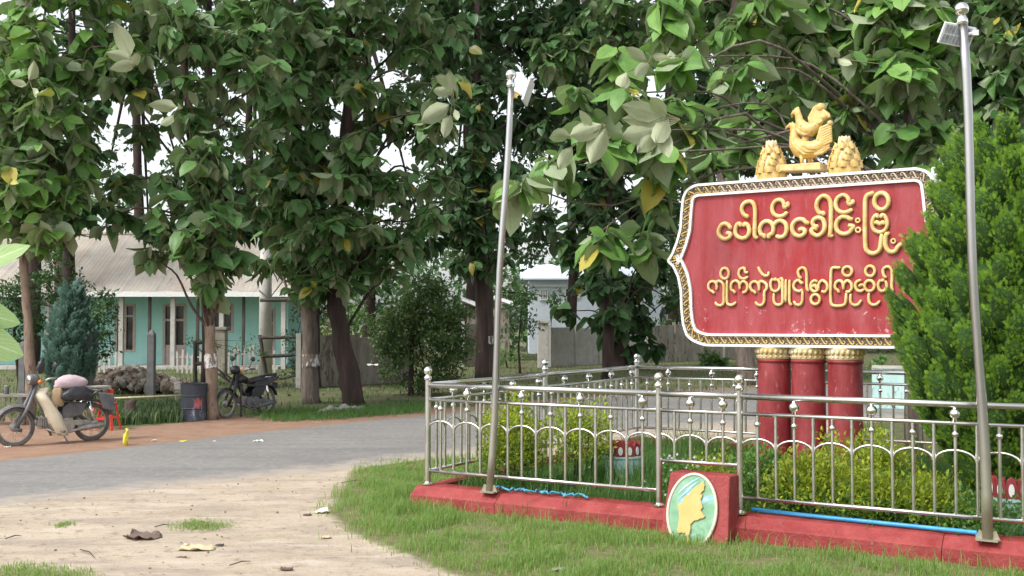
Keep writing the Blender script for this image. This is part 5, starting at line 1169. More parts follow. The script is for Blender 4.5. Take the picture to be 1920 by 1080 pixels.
mk('rear_roof', MB().add([(x0r, yr, zr), (x1r + (xm - x1r), yr, zr), (x1r, wd + 4.6, ze), (x0r, wd + 4.6, ze)], [(0, 1, 2, 3)]).add([(x1r, ye, ze), (x1r, wd + 4.6, ze), (xm, yr, zr)], [(0, 1, 2)]), M['roof'], house)
mk('ridge_cap', MB().tube([(x0r, yr, zr + .03), (xm, yr, zr + .03)], .09, 8), M['roof'], house)
mk('fascia', MB().box(((x0r + x1r) / 2, ye + .02, ze - .09), ((x1r - x0r) / 2, .02, .10)), M['white_paint'], house)
mk('eave_ceiling', MB().box(((x0r + x1r) / 2, (ye + wd) / 2, ze - .02), ((x1r - x0r) / 2 - .05, (wd - ye) / 2 - .05, .015)), M['frame_wood'], house)
for px in (-210, -60, 90, 228, 325, 416, 532): mk('veranda_post', MB().box((hx(px, HD + .4), HD + .4, (ze - .1) / 2), (.085, .085, (ze - .1) / 2)), M['concrete_light'], house)
for px in (281, 371, 457): mk('veranda_post', MB().box((hx(px, HD + .4), HD + .4, (ze - .1) / 2), (.05, .05, (ze - .1) / 2)), M['wood_dark'], house)
# picket fence of pale sticks
def picket(pxa, pxb, dep, step, h, label, mt='wood'):
    a = Vector((hx(pxa, dep), dep, 0)); b = Vector((hx(pxb, dep), dep, 0)); th = thing('picket_fence', (a + b) / 2, label, 'fence', 'pale picket fences before the house')
    n = int((b - a).length / step)
    for i in range(n):
        p = a.lerp(b, (i + .5) / n); hh = h * random.uniform(.85, 1.1); t = random.uniform(-.04, .04)
        mk('picket', MB().prism([p + Vector((-.035, 0, 0)), p + Vector((.035, 0, 0)), p + Vector((.035 + t, 0, hh - .05)), p + Vector((t, 0, hh)), p + Vector((-.035 + t, 0, hh - .05))], (0, .02, 0)), M[mt], th)
    for z in (.25, .72): mk('fence_rail', MB().beam(a + Vector((0, .035, z * h)), b + Vector((0, .035, z * h)), .03, .04), M[mt], th)
picket(172, 222, 36, .15, .95, 'short run of pale pickets right behind the stone pile', 'concrete_light')
picket(330, 398, 38, .15, .80, 'pale pickets before the veranda, left of the grey gate pillar', 'concrete_light')
picket(424, 520, 38, .17, .95, 'grey pickets with plants growing through, right of the gate pillar', 'concrete_light')
# ------------------------------------------------------------ blue-white house and shed far off
d = 62; b0 = Vector((hx(1115, d), d, 0)); bl = thing('house', b0, 'blue-white two-window house seen above the concrete wall', 'house')
xa, xb = hx(992, d), hx(1240, d); zt3 = hz_(525, d)
mk('wall', MB().box(((xa + xb) / 2, d + 3, zt3 / 2), ((xb - xa) / 2, 3, zt3 / 2)), M['bluewhite'], bl)
mk('roof', MB().prism([(xa - .5, d - .4, zt3), (xb + .5, d - .4, zt3), (xb + .5, d + 3, zt3 + 1.0), (xa - .5, d + 3, zt3 + 1.0)], (0, 0, .08)).prism([(xb + .5, d + 3.1, zt3 + 1.0), (xa - .5, d + 3.1, zt3 + 1.0), (xa - .5, d + 6.4, zt3), (xb + .5, d + 6.4, zt3)], (0, 0, .08)), M['bluewhite'], bl)
mk('ledge', MB().box(((xa + xb) / 2, d - .06, hz_(536, d)), ((xb - xa) / 2, .06, .05)), M['white_paint'], bl)
for p0, p1, q0, q1 in ((1014, 1026, 543, 562), (1060, 1086, 541, 557), (1150, 1166, 541, 560)):
    xA, xB, zA, zB = hx(p0, d), hx(p1, d), hz_(q1, d), hz_(q0, d)
    w = mk('window', MB().box(((xA + xB) / 2, d - .01, (zA + zB) / 2), ((xB - xA) / 2, .02, (zB - zA) / 2)), M['glass'], bl)
    fr_ = MB()
    for i in range(4): fr_.box((xA + (xB - xA) * i / 3, d - .05, (zA + zB) / 2), (.04, .03, (zB - zA) / 2 + .03))
    for z in (zA, zB): fr_.box(((xA + xB) / 2, d - .052, z), ((xB - xA) / 2 + .06, .035, .04))
    f = mk('frame', fr_, M['white_paint'], None); f.parent = w; f.data.transform(Matrix.Translation(-b0))
d = 50; b0 = Vector((hx(915, d), d, 0)); sh = thing('shed', b0, 'small shed with a worn white pitched roof behind the tall straight teak', 'shed')
mk('wall', MB().box((hx(915, d), d + 1, hz_(585, d) / 2), (1.0, .8, hz_(578, d) / 2)), M['concrete'], sh)
zr_ = hz_(558, d)
mk('roof', MB().prism([(hx(862, d), d - .2, hz_(562, d)), (hx(862, d), d + .1, hz_(562, d) - .06), (hx(912, d), d + .1, hz_(576, d) - .2), (hx(912, d), d - .2, hz_(576, d) - .14)], (0, 2, .2)).prism([(hx(925, d), d - .2, hz_(560, d)), (hx(925, d), d + .1, hz_(560, d) - .06), (hx(962, d), d + .1, hz_(572, d) - .06), (hx(962, d), d - .2, hz_(572, d))], (0, 2, .2)), M['white_paint'], sh)
# ------------------------------------------------------------ concrete panel walls
def cwall(pts, h, w, label, mt='concrete'):
    a, b = pts; a = Vector(a); b = Vector(b); th = thing('concrete_wall', (a + b) / 2, label, 'wall', 'concrete panel walls beyond the road'); L = (b - a).length; n = max(1, round(L / w)); d_ = (b - a).normalized()
    for i in range(n):
        p, q = a + d_ * (i * L / n + .07), a + d_ * ((i + 1) * L / n - .07); hh = h * random.uniform(.96, 1.03)
        mk('wall_panel', MB().beam(p + Z3 * hh / 2, q + Z3 * hh / 2, .08, hh), M[mt], th, bevel=.01)
    for i in range(n + 1):
        p = a + d_ * (i * L / n); mk('wall_post', MB().box(p + Z3 * (h * .53), (.07, .07, h * .53)), M['concrete_light' if i % 3 == 0 else mt], th, bevel=.01)
cwall((G(560, 728), G(768, 716)), 1.42, 2.1, 'mossy concrete wall between the white-ringed tree and the big shrub')
cwall((G(1030, 688), G(1205, 680)), 1.62, 1.75, 'pale concrete panel wall right of the square gate pillar', 'concrete_light')
cwall((G(1215, 680), G(1440, 672)), 1.72, 1.8, 'darker stained concrete wall running behind the sign')
cwall((G(868, 688), G(905, 687)), 1.75, .9, 'short wall stretch at the left of the tall straight teak')
p = G(1018, 690); th = thing('gate_pillar', p, 'square pale gate pillar at the end of the pale concrete wall', 'pillar'); mk('pillar', MB().box(p + Z3 * .9, (.21, .21, .9)), M['concrete_light'], th, bevel=.02); mk('cap', MB().box(p + Z3 * 1.83, (.27, .27, .05)), M['concrete_light'], th, bevel=.01)
p = G(414, 702); th = thing('gate_pillar', p, 'square grey gate pillar right of the tan teak trunk', 'pillar'); mk('pillar', MB().box(p + Z3 * .78, (.19, .19, .78)), M['concrete'], th, bevel=.02); mk('cap', MB().box(p + Z3 * 1.60, (.24, .24, .05)), M['concrete'], th, bevel=.01)
p = G(497, 705); th = thing('utility_pole', p, 'thick pale grey concrete pole rising into the leaves before the house', 'utility pole')
mk('pole', MB().tube([p, p + Z3 * 5.6], [.235, .18], 12), M['concrete_light'], th, True)
mk('cable', MB().tube([D(486, 545, p.y - .25), D(505, 560, p.y - .3), D(528, 530, p.y - .2), D(545, 470, p.y), D(540, 420, p.y)], .022, 5), M['wood_dark'], th)
# low teal wall behind the far railing, right
th = thing('low_wall', D(1760, 760, 22.5) * 1, 'low pale teal wall behind the far railing', 'wall'); th.location.z = 0
a, b = D(1635, 700, 22.5), D(2050, 700, 21); a.z = b.z = 0; mk('wall_face', MB().beam(a + Z3 * .42, b + Z3 * .42, .12, .84), M['teal_planter'], th, bevel=.01); mk('coping', MB().beam(a + Z3 * .87, b + Z3 * .87, .18, .06), M['concrete_light'], th)
# ------------------------------------------------------------ concrete fence posts with rails and wire
def cpost(px, pyb, pyt, label, r=.085, sharp=True):
    p = G(px, pyb); h = D(px, pyt, p.y).z; th = thing('fence_post', p, label, 'fence post', 'dark concrete posts of the yard fence')
    b = MB().box(p + Z3 * (h - .1) / 2, (r, r, (h - .1) / 2)); mk('shaft', b, M['concrete_post'], th, bevel=.012)
    mk('point', MB().box(p + Z3 * (h - .05), (r * .97, r * .97, .05), taper=.3), M['concrete_post'], th)
cpost(283, 748, 619, 'pointed dark concrete post standing in the stone pile'); cpost(166, 752, 622, 'pointed dark concrete post right of the blue-green cypress'); cpost(42, 760, 640, 'dark post at the left edge behind the trunk', .07)
def stick_frame(name, posts, bars, label, cat, r=.035):
    base = G(*posts[0][:2]); th = thing(name, base, label, cat)
    for px, pyb, qx, qy in posts: p = G(px, pyb); mk('post', trunk_mesh([tuple(p), tuple(D((px + qx) / 2, (pyb + qy) / 2, p.y)), tuple(D(qx, qy, p.y))], [r * 1.2, r, r], 3, 8, .05), M['wood_dark'], th, True)
    for (a, b) in bars: mk('rail', trunk_mesh([tuple(D(*a, base.y)), tuple(D((a[0] + b[0]) / 2, (a[1] + b[1]) / 2 + 1, base.y)), tuple(D(*b, base.y))], [r, r, r * .9], 5, 7, .05), M['wood_dark'], th, True)
stick_frame('wooden_frame', [(366, 722, 366, 640)], [((362, 642), (385, 641)), ((366, 682), (386, 680))], 'dark wooden post with two short bars left of the tan trunk', 'wooden frame', .06)
stick_frame('wooden_frame', [(500, 712, 487, 628)], [((486, 633), (566, 631)), ((492, 668), (566, 664)), ((500, 714), (560, 702)), ((488, 563), (600, 560))], 'dark leaning post with long horizontal bars beside the pale pole', 'wooden frame', .06)
stick_frame('stake', [(452, 782, 452, 725)], [], 'thin upright stake in front of the second motorbike', 'stake', .018)
p = G(340, 772); th = thing('bamboo_rail', G(215, 776), 'long thin bamboo rail on the verge left of the black drum', 'rail')
mk('pole', MB().tube([D(205, 747, p.y), D(275, 744, p.y), D(342, 741, p.y)], .018, 7), M['straw'], th, True); mk('prop', MB().tube([G(215, 776), D(213, 746, p.y)], .02, 6), M['wood'], th, True); mk('prop', MB().tube([G(330, 774), D(330, 741, p.y)], .02, 6), M['wood'], th, True)
p = G(244, 792); th = thing('stump', p, 'short cut stump in the weeds beside the parked motorbike', 'stump'); mk('stump', trunk_mesh([tuple(p - Z3 * .03), tuple(p + Z3 * .2), tuple(p + Z3 * .40)], [.13, .10, .09], 9, 10, .1), M['bark_mid'], th, True)
# ------------------------------------------------------------ stone pile
sp0 = G(262, 736); pile = thing('stone_pile', sp0, 'low heap of rough broken stones in front of the teal house', 'stone pile')
stones = []
for v_ in range(7):
    r_ = random.Random(v_); b = MB().ball((0, 0, 0), 1, 7, 5); b.v = [tuple(Vector(q) * r_.uniform(.72, 1.15)) for q in b.v]; _o = mk('x', b, M['stone' if v_ % 4 else 'stone_pale'], local=True); stones.append(_o.data); bpy.data.objects.remove(_o)
for i in range(295):
    f = random.random(); x = random.gauss(0, .42); x = max(-1, min(1, x)); hmax = .62 * (1 - abs(x) ** 1.6) * (1 - .2 * math.sin(x * 4)); y = random.uniform(-.7, .7); hm = hmax * (1 - (y / .8) ** 2)
    s = random.uniform(.07, .16); z = hm * random.random() ** .35
    inst('stone', random.choice(stones), pile, Matrix.Translation((x * 1.75, y, max(s * .5, z))) @ Matrix.Rotation(random.random() * 6, 4, Vector((random.random(), random.random(), 1)).normalized()) @ Matrix.Diagonal((s * 1.3, s, s * .75, 1)))
# row of stones at the feet of the trees
for i, (px, py, s) in enumerate(((606, 776, .10), (618, 774, .13), (634, 773, .10), (647, 772, .14), (662, 771, .11), (676, 771, .09), (598, 778, .07))):
    p = G(px, py); o = bpy.data.objects.new('stone', stones[0 if i % 2 else 4]); COL.objects.link(o); o.location = p + Z3 * s * .3; o.scale = (s * 1.2, s * .8, s * .8); o.rotation_euler = (0, 0, i * 1.3)
    tag(o, ['pale stone standing at the left end of the row under the two trunks', 'large pale stone, second in the row at the white-ringed tree', 'small grey stone in the middle of the row', 'broad pale stone between the two trunks', 'grey stone at the foot of the leaning dark trunk', 'last small stone of the row, right of the leaning trunk', 'tiny stone at the far left of the row under the trees'][i], 'stone', 'stones lining the verge')
# ------------------------------------------------------------ drum
p = G(363, 789); th = thing('oil_drum', p, 'black dented drum with grey and red paint streaks, beside the tan trunk', 'drum')
r_ = .235; h = .69
mk('shell', MB().lathe([(r_, 0), (r_ + .008, .01), (r_, .03), (r_, h * .32), (r_ + .012, h * .34), (r_, h * .36), (r_, h * .65), (r_ + .012, h * .67), (r_, h * .69), (r_, h - .02), (r_ + .01, h - .01), (r_ + .008, h), (r_ - .015, h), (r_ - .015, h - .03)], p, 28), M['drum'], th, 2)
mk('red_mark', MB().add([p + Vector((math.sin(a) * (r_ + .004), -math.cos(a) * (r_ + .004), z + z_o)) for z, zz in ((.24, (.03, -.02, .0, .04, -.03)), (.40, (-.05, .02, .05, -.02, .03))) for a, z_o in zip(np.linspace(.30, .95, 5), zz)], [(i, i + 1, i + 6, i + 5) for i in range(4)]), worn('faded_red', (.30, .05, .06), (.42, .16, .17), 9, .7, .2), th)
# ------------------------------------------------------------ motorbikes
def bike(front, rear, label, fr_mat, shield, dark=False, group=None):
    front, rear = Vector(front), Vector(rear); F_ = (front - rear); wb = F_.length; F_.normalize(); S_ = F_.cross(Z3).normalized()
    if S_.y > 0: S_ = -S_           # S_ towards the camera
    K = wb / 1.17; th = thing('motorbike', (front + rear) / 2, label, 'motorbike', group)
    th.location.z = 0
    def P(u, z, s=0.0): return rear + F_ * u * K + Z3 * z * K + S_ * s
    R_ = .29; rt_ = rootof(th)
    def subp(par, mb, nm, m_, sm=True):
        f = mk(nm, mb, M[m_], None, sm); f.parent = par; f.data.transform(Matrix.Translation(-rt_)); return f
    def wheel(u):
        c = P(u, R_); pts = [c + (F_ * math.cos(a) + Z3 * math.sin(a)) * (R_ - .022) * K for a in np.linspace(0, 2 * math.pi, 41)[:-1]]
        w = mk('wheel', MB().tube(pts, .030, 8, closed=True, nz=S_), M['rubber'], th, True)
        subp(w, MB().tube([c + (q - c) * .86 for q in pts], .014, 6, closed=True, nz=S_), 'rim', 'engine')
        sp_ = MB()
        for j in range(18):
            a = j * 2 * math.pi / 18; e = F_ * math.cos(a) + Z3 * math.sin(a); e2 = F_ * math.cos(a + .5 * (-1) ** j) + Z3 * math.sin(a + .5 * (-1) ** j)
            sp_.tube([c + e * .045 + S_ * .02 * (-1) ** j, c + e2 * (R_ - .045) * K], .0028, 4, False)
        subp(w, sp_, 'spokes', 'engine'); subp(w, MB().lathe([(.03, -.05), (.065, -.035), (.065, .035), (.03, .05)], c, 16, (F_, Z3, S_)), 'hub', 'engine'); return w
    wheel(0); wheel(1.17)
    g = 'bike_grey' if not dark else 'black_plastic'
    mk('fork', MB().tube([P(1.17, .29, .07), P(1.02, .55, .07), P(.86, .93, .035)], [.026, .028, .024], 8).tube([P(1.17, .29, -.07), P(1.02, .55, -.07), P(.86, .93, -.035)], [.026, .028, .024], 8).tube([P(1.19, .27, .07), P(1.10, .24, .07)], .03, 8), M[g], th, True)
    # front fender: arc
    def fender(u, a0, a1, rr, wdt, nm, mt):
        vs = []; n = 12
        for i in range(n + 1):
            a = R(a0 + (a1 - a0) * i / n); e = F_ * math.cos(a) + Z3 * math.sin(a)
            for s, k_ in ((-wdt, -.03), (-wdt * .6, .0), (0, .012), (wdt * .6, .0), (wdt, -.03)): vs.append(P(u, R_) + e * (rr + k_) * K + S_ * s)
        fs = [(i * 5 + j, i * 5 + j + 1, (i + 1) * 5 + j + 1, (i + 1) * 5 + j) for i in range(n) for j in range(4)]
        return mk(nm, MB().add(vs, fs), M[mt], th, True)
    fender(1.17, 30, 165, .33, .06, 'front_fender', g); fender(0, 20, 165, .35, .075, 'rear_fender', g)
    mk('frame', MB().tube([P(.86, .80), P(.72, .52), P(.60, .42), P(.25, .50), P(0.0, .62)], [.035, .045, .045, .04, .03], 8).tube([P(.30, .48), P(.05, .29)], .03, 8), M[g], th, True)
    if shield:
        # leg shield: one shell wrapping the steering head, curved down to the foot
        prof_ = [(.78, .85, .06), (.86, .76, .12), (.80, .66, .15), (.74, .56, .16), (.70, .44, .17), (.66, .30, .18), (.60, .18, .17), (.57, .11, .12)]
        for sgn in (1, -1):
            vs = []
            for (u, z, s) in prof_:
                wf = .10 if z > .5 else .15
                vs += [P(u + .05, z, sgn * s * .35), P(u + .02, z, sgn * s * .8), P(u - .06, z + .01, sgn * s), P(u - wf, z + .01, sgn * s * .98), P(u - wf + .015, z + .01, sgn * (s * .98 - .012))]
            fs = [(i * 5 + j, i * 5 + j + 1, (i + 1) * 5 + j + 1, (i + 1) * 5 + j) for i in range(len(prof_) - 1) for j in range(4)]
            mk('leg_shield', MB().add(vs, fs), M['ivory'], th, True)
    e = mk('engine', MB().tube([P(.60, .30, -.10), P(.60, .30, .13)], [.10, .10], 16).tube([P(.44, .28, -.12), P(.44, .28, .14)], [.115, .115], 16).beam(P(.66, .32), P(.86, .36), .13, .13).tube([P(.50, .29, .13), P(.50, .29, .17)], [.07, .055], 14), M['engine' if not dark else 'bike_grey'], th, 2, bevel=.006)
    fins = MB()
    for i in range(6): fins.box(P(.68 + .026 * i, .33), (.006, .085, .085), (F_, S_, Z3))
    subp(e, fins, 'fins', 'engine', False)
    mk('chain_case', MB().beam(P(.0, .29, .09), P(.40, .31, .09), .03, .085).ball(P(0, .29, .09), .055, 10, 6), M['engine' if not dark else 'bike_grey'], th, bevel=.01)
    mk('exhaust', MB().tube([P(.75, .24, .10), P(.55, .15, .12), P(.30, .20, .14), P(.22, .22, .145), P(-.12, .26, .15), P(-.13, .26, .15)], [.016, .018, .022, .042, .045, .02], 10), M['engine' if not dark else 'bike_grey'], th, True)
    mk('side_cover', MB().prism([P(.20, .42, .085), P(.52, .36, .085), (P(.50, .55, .085)), P(.40, .62, .085), P(.12, .60, .085)], S_ * .03).prism([P(.20, .42, -.085), P(.52, .36, -.085), P(.50, .55, -.085), P(.40, .62, -.085), P(.12, .60, -.085)], S_ * -.03), M['bike_grey' if not dark else 'black_plastic'], th, bevel=.012)
    mk('foot_peg', MB().tube([P(.55, .20, -.26), P(.55, .20, .26)], .012, 6).tube([P(.55, .20, .20), P(.55, .20, .27)], .022, 8), M['rubber'], th, True)
    mk('shock', MB().tube([P(.02, .31, .11), P(.10, .62, .11)], [.022, .03], 8).tube([P(.02, .31, -.11), P(.10, .62, -.11)], [.022, .03], 8), M['chrome'], th, True)
    if dark:
        mk('seat', MB().tube([P(.60, .70), P(.48, .73), P(.20, .76), (P(-.10, .80)), P(-.32, .84)], [.05, .10, .115, .11, .05], 12, flat=.55, nz=Z3), M['black_plastic'], th, True)
        mk('tank', MB().tube([P(.88, .74), P(.78, .80), P(.62, .76)], [.06, .12, .08], 12, flat=.8, nz=Z3), M['black_plastic'], th, True)
        mk('tail_panel', MB().prism([P(.45, .60, .12), P(.10, .60, .12), P(-.34, .76, .10), P(-.30, .82, .10), P(.45, .70, .12)], S_ * -.24), M['black_plastic'], th, bevel=.02)
    else:
        mk('seat', MB().tube([P(.50, .68), P(.40, .73), P(.15, .76), P(.02, .74)], [.05, .115, .12, .08], 12, flat=.5, nz=Z3), M['black_plastic'], th, True)
    rk = MB()
    for s in (-.10, -.033, .033, .10): rk.tube([P(.12, .80, s), P(-.27, .80, s)], .008, 6)
    rk.tube([P(-.27, .80, -.10), P(-.27, .80, .10)], .008, 6).tube([P(.12, .80, -.1), P(.12, .80, .1)], .008, 6).tube([P(.10, .66, .10), P(-.05, .80, .10)], .008, 6).tube([P(.10, .66, -.10), P(-.05, .80, -.10)], .008, 6)
    mk('rear_rack', rk, M['chrome'], th, True)
    mk('tail_light', MB().box(P(-.30, .74), (.035, .05, .04), (F_, S_, Z3)), M['red_lens'], th, bevel=.01)
    mk('number_plate_holder', MB().box(P(-.30, .60), (.006, .07, .06), (F_, S_, Z3)), M['black_plastic'], th, bevel=.004)
    hb_ = mk('handlebar', MB().tube([P(.70, 1.00, .32), P(.76, 1.0, .20), P(.82, .93, .06), P(.82, .93, -.06), P(.76, 1.0, -.20), P(.70, 1.0, -.32)], .014, 8), M['chrome'], th, True)
    for s in (1, -1): subp(hb_, MB().tube([P(.70, 1.00, s * .32), P(.75, 1.0, s * .22)], .020, 8), 'grip', 'rubber')
    mk('headlight', MB().ball(P(.90, .98), .085, 14, 9, sc=(1, 1, 1)).tube([P(.90, .98), P(.98, .98)], [.083, .078], 14), M['bike_grey' if not dark else 'black_plastic'], th, True)
    mk('headlight_lens', MB().ball(P(.975, .98), .07, 12, 6, sc=(.25, 1, 1), ax=(F_, S_, Z3)), M['chrome' if not dark else 'glass'], th, True)
    for s in (1, -1):
        mk('indicator', MB().ball(P(.86, .95, s * .13), .034, 10, 6), worn('amber_lens', (.6, .16, .03), (.65, .2, .05), 4, .3, .05), th, True)
        mi = mk('mirror', MB().tube([P(.76, 1.0, s * .20), P(.72, 1.15, s * .26)], .007, 5), M['black_plastic'], th, True)
        subp(mi, MB().ball(P(.70, 1.20, s * .26), .06, 12, 7, sc=(.3, 1, .8), ax=(F_, S_, Z3)), 'mirror_head', 'black_plastic')
    mk('side_stand', MB().tube([P(.50, .16, .08), P(.44, 0.005, .20)], .011, 6).tube([P(.44, 0.005, .20), P(.40, 0.005, .21)], .012, 6), M['bike_grey'], th, True)
    return th, P, (F_, S_, Z3), K
bk, P, ax, K = bike(G(27, 838), G(171, 826), 'dusty step-through motorbike with ivory leg shield, parked on the red verge', 'bike_grey', True, group='parked motorbikes')
F_, S_ = ax[0], ax[1]
def cloth_lump(name, c, rx, ry, rz, mt, label, cat, seed, par=None, n=22):
    b = MB().ball((0, 0, 0), 1, n, 14); vs = []
    for q in b.v:
        q = Vector(q); k_ = 1 + .16 * mn.noise(q * 1.6 + Vector((seed, 0, 0))) + .09 * mn.noise(q * 5 + Vector((0, seed, 0))); vs.append(c + ax[0] * q.x * rx * k_ + ax[1] * q.y * ry * k_ + Z3 * (q.z if q.z > -.5 else -.5 - (q.z + .5) * .3) * rz * k_)
    b.v = [tuple(v) for v in vs]; o = mk(name, b, M[mt], par, True, base=None if par else tuple(c)); 
    if label: tag(o, label, cat)
    return o
cloth_lump('cloth_bundle', P(.33, .90), .26, .15, .13, 'pink_cloth', 'pale pink cloth bundle heaped on the motorbike seat', 'bundle', 3)
cloth_lump('bag', P(.31, .72, .20), .24, .08, .13, 'black_plastic', 'shiny black plastic bag hanging on the side of the motorbike', 'bag', 8)
cloth_lump('sack', P(.58, .66, .08), .10, .10, .19, 'tan_cloth', 'tan sack behind the ivory leg shield', 'sack', 5)
bs = mk('bag', MB().tube([P(.72, 1.06, -.16), P(.73, 1.14, -.18), P(.70, 1.22, -.18), P(.69, 1.30, -.18)], [.05, .085, .06, .02], 10, flat=.6), M['black_plastic'], None, True, base=tuple(P(.72, 1.06, -.16))); tag(bs, 'small black bag perched on the handlebar of the ivory-shielded motorbike', 'bag')
cr2 = mk('crate_lid', MB().box(P(-.06, .83), (.19, .13, .015), (F_, S_, Z3)), M['stone_pale'], None, bevel=.004, base=tuple(P(-.06, .83))); tag(cr2, 'speckled grey slab tied on the rear rack of the motorbike', 'slab')
bx = mk('pannier', MB().prism([P(-.02, .76, .13), P(-.28, .72, .13), P(-.30, .44, .13), P(-.10, .50, .13)], S_ * .05), M['bike_grey'], bk, bevel=.02)
bk2, P2, ax, K2 = bike(G(424, 784), G(497, 776), 'black motorbike parked behind the tan trunk', 'black_plastic', False, True, group='parked motorbikes')
# ladder-like black bar behind the trunk
p = G(430, 777); th = thing('metal_ladder', p, 'dark slanted metal bars propped behind the tan trunk', 'ladder')
for dz in (0, 5): mk('rail', MB().tube([D(398 + dz, 694 - dz, p.y), D(450 + dz, 729 - dz, p.y)], .02, 6), M['wood_dark'], th, True)
for f in np.linspace(.1, .9, 6): mk('rung', MB().tube([D(398 + 52 * f, 694 + 35 * f, p.y), D(403 + 52 * f, 689 + 35 * f, p.y + .2)], .012, 5), M['wood_dark'], th, True)
# red plastic stool behind the motorbike
p = G(186, 809) + Vector((0, .25, 0)); th = thing('stool', p, 'red plastic stool half hidden by the rear wheel of the motorbike', 'stool'); hs = .44
mk('seat', MB().box(p + Z3 * hs, (.15, .15, .015)), M['red_plastic'], th, bevel=.01)
for sx in (-1, 1):
    for sy in (-1, 1): mk('leg', MB().beam(p + Vector((sx * .19, sy * .19, 0)), p + Vector((sx * .13, sy * .13, hs)), .05, .02), M['red_plastic'], th, bevel=.004)
for sy in (-1, 1): mk('stretcher', MB().beam(p + Vector((-.16, sy * .165, .2)), p + Vector((.16, sy * .165, .2)), .012, .035), M['red_plastic'], th)
# table with a can
p = G(20, 800) + Vector((0, .3, 0)); zt4 = D(20, 741, p.y).z; th = thing('table', p, 'dark low table at the left edge behind the motorbike', 'table')
mk('tabletop', MB().box(p + Z3 * zt4 + Vector((-.35, 0, 0)), (.60, .25, .018)), M['wood'], th, bevel=.004)
for sx in (-.9, .18):
    for sy in (-.2, .2): mk('leg', MB().box(p + Vector((sx, sy, zt4 / 2)), (.025, .025, zt4 / 2 - .018)), M['wood_dark'], th)
c = D(12, 740, p.y); c.z = zt4 + .018; th = thing('cup', c, 'dark steel cup standing on the table at the left edge', 'cup'); mk('body', MB().lathe([(.04, 0), (.045, .01), (.045, .13), (.042, .135)], c, 16), M['bike_grey'], th, 2); mk('lid', MB().lathe([(.046, .135), (.046, .15), (.02, .158)], c, 16), M['chrome'], th, 2)
# ------------------------------------------------------------ planters with scalloped red rims
def planter(c, r_, h, label, n):
    c = Vector(c); th = thing('planter', c, label, 'planter', 'round teal planters with red scalloped rims')
    pr = [(r_ * .96, 0), (r_, h * .66), (r_ + .015, h * .68), (r_ + .015, h * .72), (r_ - .04, h * .72), (r_ - .05, h * .5)]
    mk('pot', MB().lathe(pr, c, 32), M['teal_planter'], th, 2)
    W_ = 2 * math.pi * r_ / n; H_ = h * .30
    b = MB()
    for j in range(n):
        a = 2 * math.pi * (j + .5) / n; e = Vector((math.cos(a), math.sin(a), 0)); t_ = Vector((-e.y, e.x, 0)); q = c + e * (r_ - .012) + Z3 * (h * .72)
        pts = [q - t_ * W_ * .49, q + t_ * W_ * .49, q + t_ * W_ * .49 + Z3 * H_ * .55, q + t_ * W_ * .34 + Z3 * H_ * .88, q + Z3 * H_, q - t_ * W_ * .34 + Z3 * H_ * .88, q - t_ * W_ * .49 + Z3 * H_ * .55]
        sc_ = mk('scallop', MB().prism(pts, e * -.035), M['red_paint'], th, bevel=.003)
        q2 = q + e * .003 + Z3 * H_ * .40; f = mk('white_oval', MB().prism([q2 + t_ * math.cos(x) * W_ * .24 + Z3 * math.sin(x) * H_ * .30 for x in np.linspace(0, 6.283, 15)[:-1]], e * .006), M['white_paint'], None); f.parent = sc_; f.data.transform(Matrix.Translation(-c))
    mk('soil', MB().lathe([(r_ - .05, h * .6), (.01, h * .63)], c, 20), M['bark_dark'], th)
planter(E(1.235, 1.94), .20, .50, 'small teal planter with red scalloped rim, left, among tall grass', 12)
planter(E(5.2, .72), .20, .57, 'teal planter with red scalloped rim at the right edge under the conifer', 14)
# pipe and rope
pp = [E(3.26, .10, .225), E(3.9, .06, .222), E(4.6, .02, .222), E(5.02, .0, .222)]
pi = mk('pipe', MB().tube(pp + [E(5.03, -.02, .20)], .017, 10), M['pipe'], None, True, base=tuple(E(3.26, .1, 0))); tag(pi, 'thin blue plastic pipe lying along the kerb under the railing', 'pipe')
rp_ = []
for i in range(60): rp_.append(E(.76 + i * .017 + .02 * math.sin(i * 1.3), .02 + .04 * math.sin(i * .5) + .02 * math.sin(i * 2.1), .214 + .012 * (1 + math.sin(i * 1.7))))
ro = mk('rope', MB().tube(rp_, .010, 6), M['rope'], None, True, base=tuple(rp_[0])); tag(ro, 'tangled blue rope lying on the kerb beside the left lamp pole', 'rope')
# ------------------------------------------------------------ litter and dry leaves
def crumple(px, py, wx, wy, hz, mt, label, cat, name, seed=0, n=6, group=None, fold=1.0):
    r_ = random.Random(seed); p = G(px, py); vs = []
    for i in range(n + 1):
        for j in range(n + 1):
            u, v = i / n * 2 - 1, j / n * 2 - 1; k_ = 1 - .25 * max(0, abs(u) + abs(v) - 1.1) + r_.uniform(-.1, .1)
            vs.append((p.x + u * wx * k_, p.y + v * wy * k_, .016 + hz * (.5 * abs(math.sin(u * 2.3 * fold + seed)) + .5 * abs(v) ** 1.5 * abs(math.cos(u * 1.9 + seed)) + r_.uniform(0, .25))))
    z_lo = sorted(v[2] for v in vs)[len(vs) // 3]; vs = [(v[0], v[1], max(.014, v[2] - z_lo + .014)) for v in vs]
    fs = [(i * (n + 1) + j, (i + 1) * (n + 1) + j, (i + 1) * (n + 1) + j + 1, i * (n + 1) + j + 1) for i in range(n) for j in range(n)]
    o = mk(name, MB().add(vs, fs), M[mt], None, True, base=tuple(p)); m_ = o.modifiers.new('thickness', 'SOLIDIFY'); m_.thickness = .004; return tag(o, label, cat, group)
crumple(268, 1010, .15, .11, .13, 'dry_leaf', 'large curled dark brown dead leaf on the sand in the foreground', 'dead leaf', 'dead_leaf', 4, 8)
crumple(368, 1032, .15, .09, .07, 'straw', 'clump of dry straw and leaf shreds, right of the big dead leaf', 'straw clump', 'straw_clump', 7, 8)
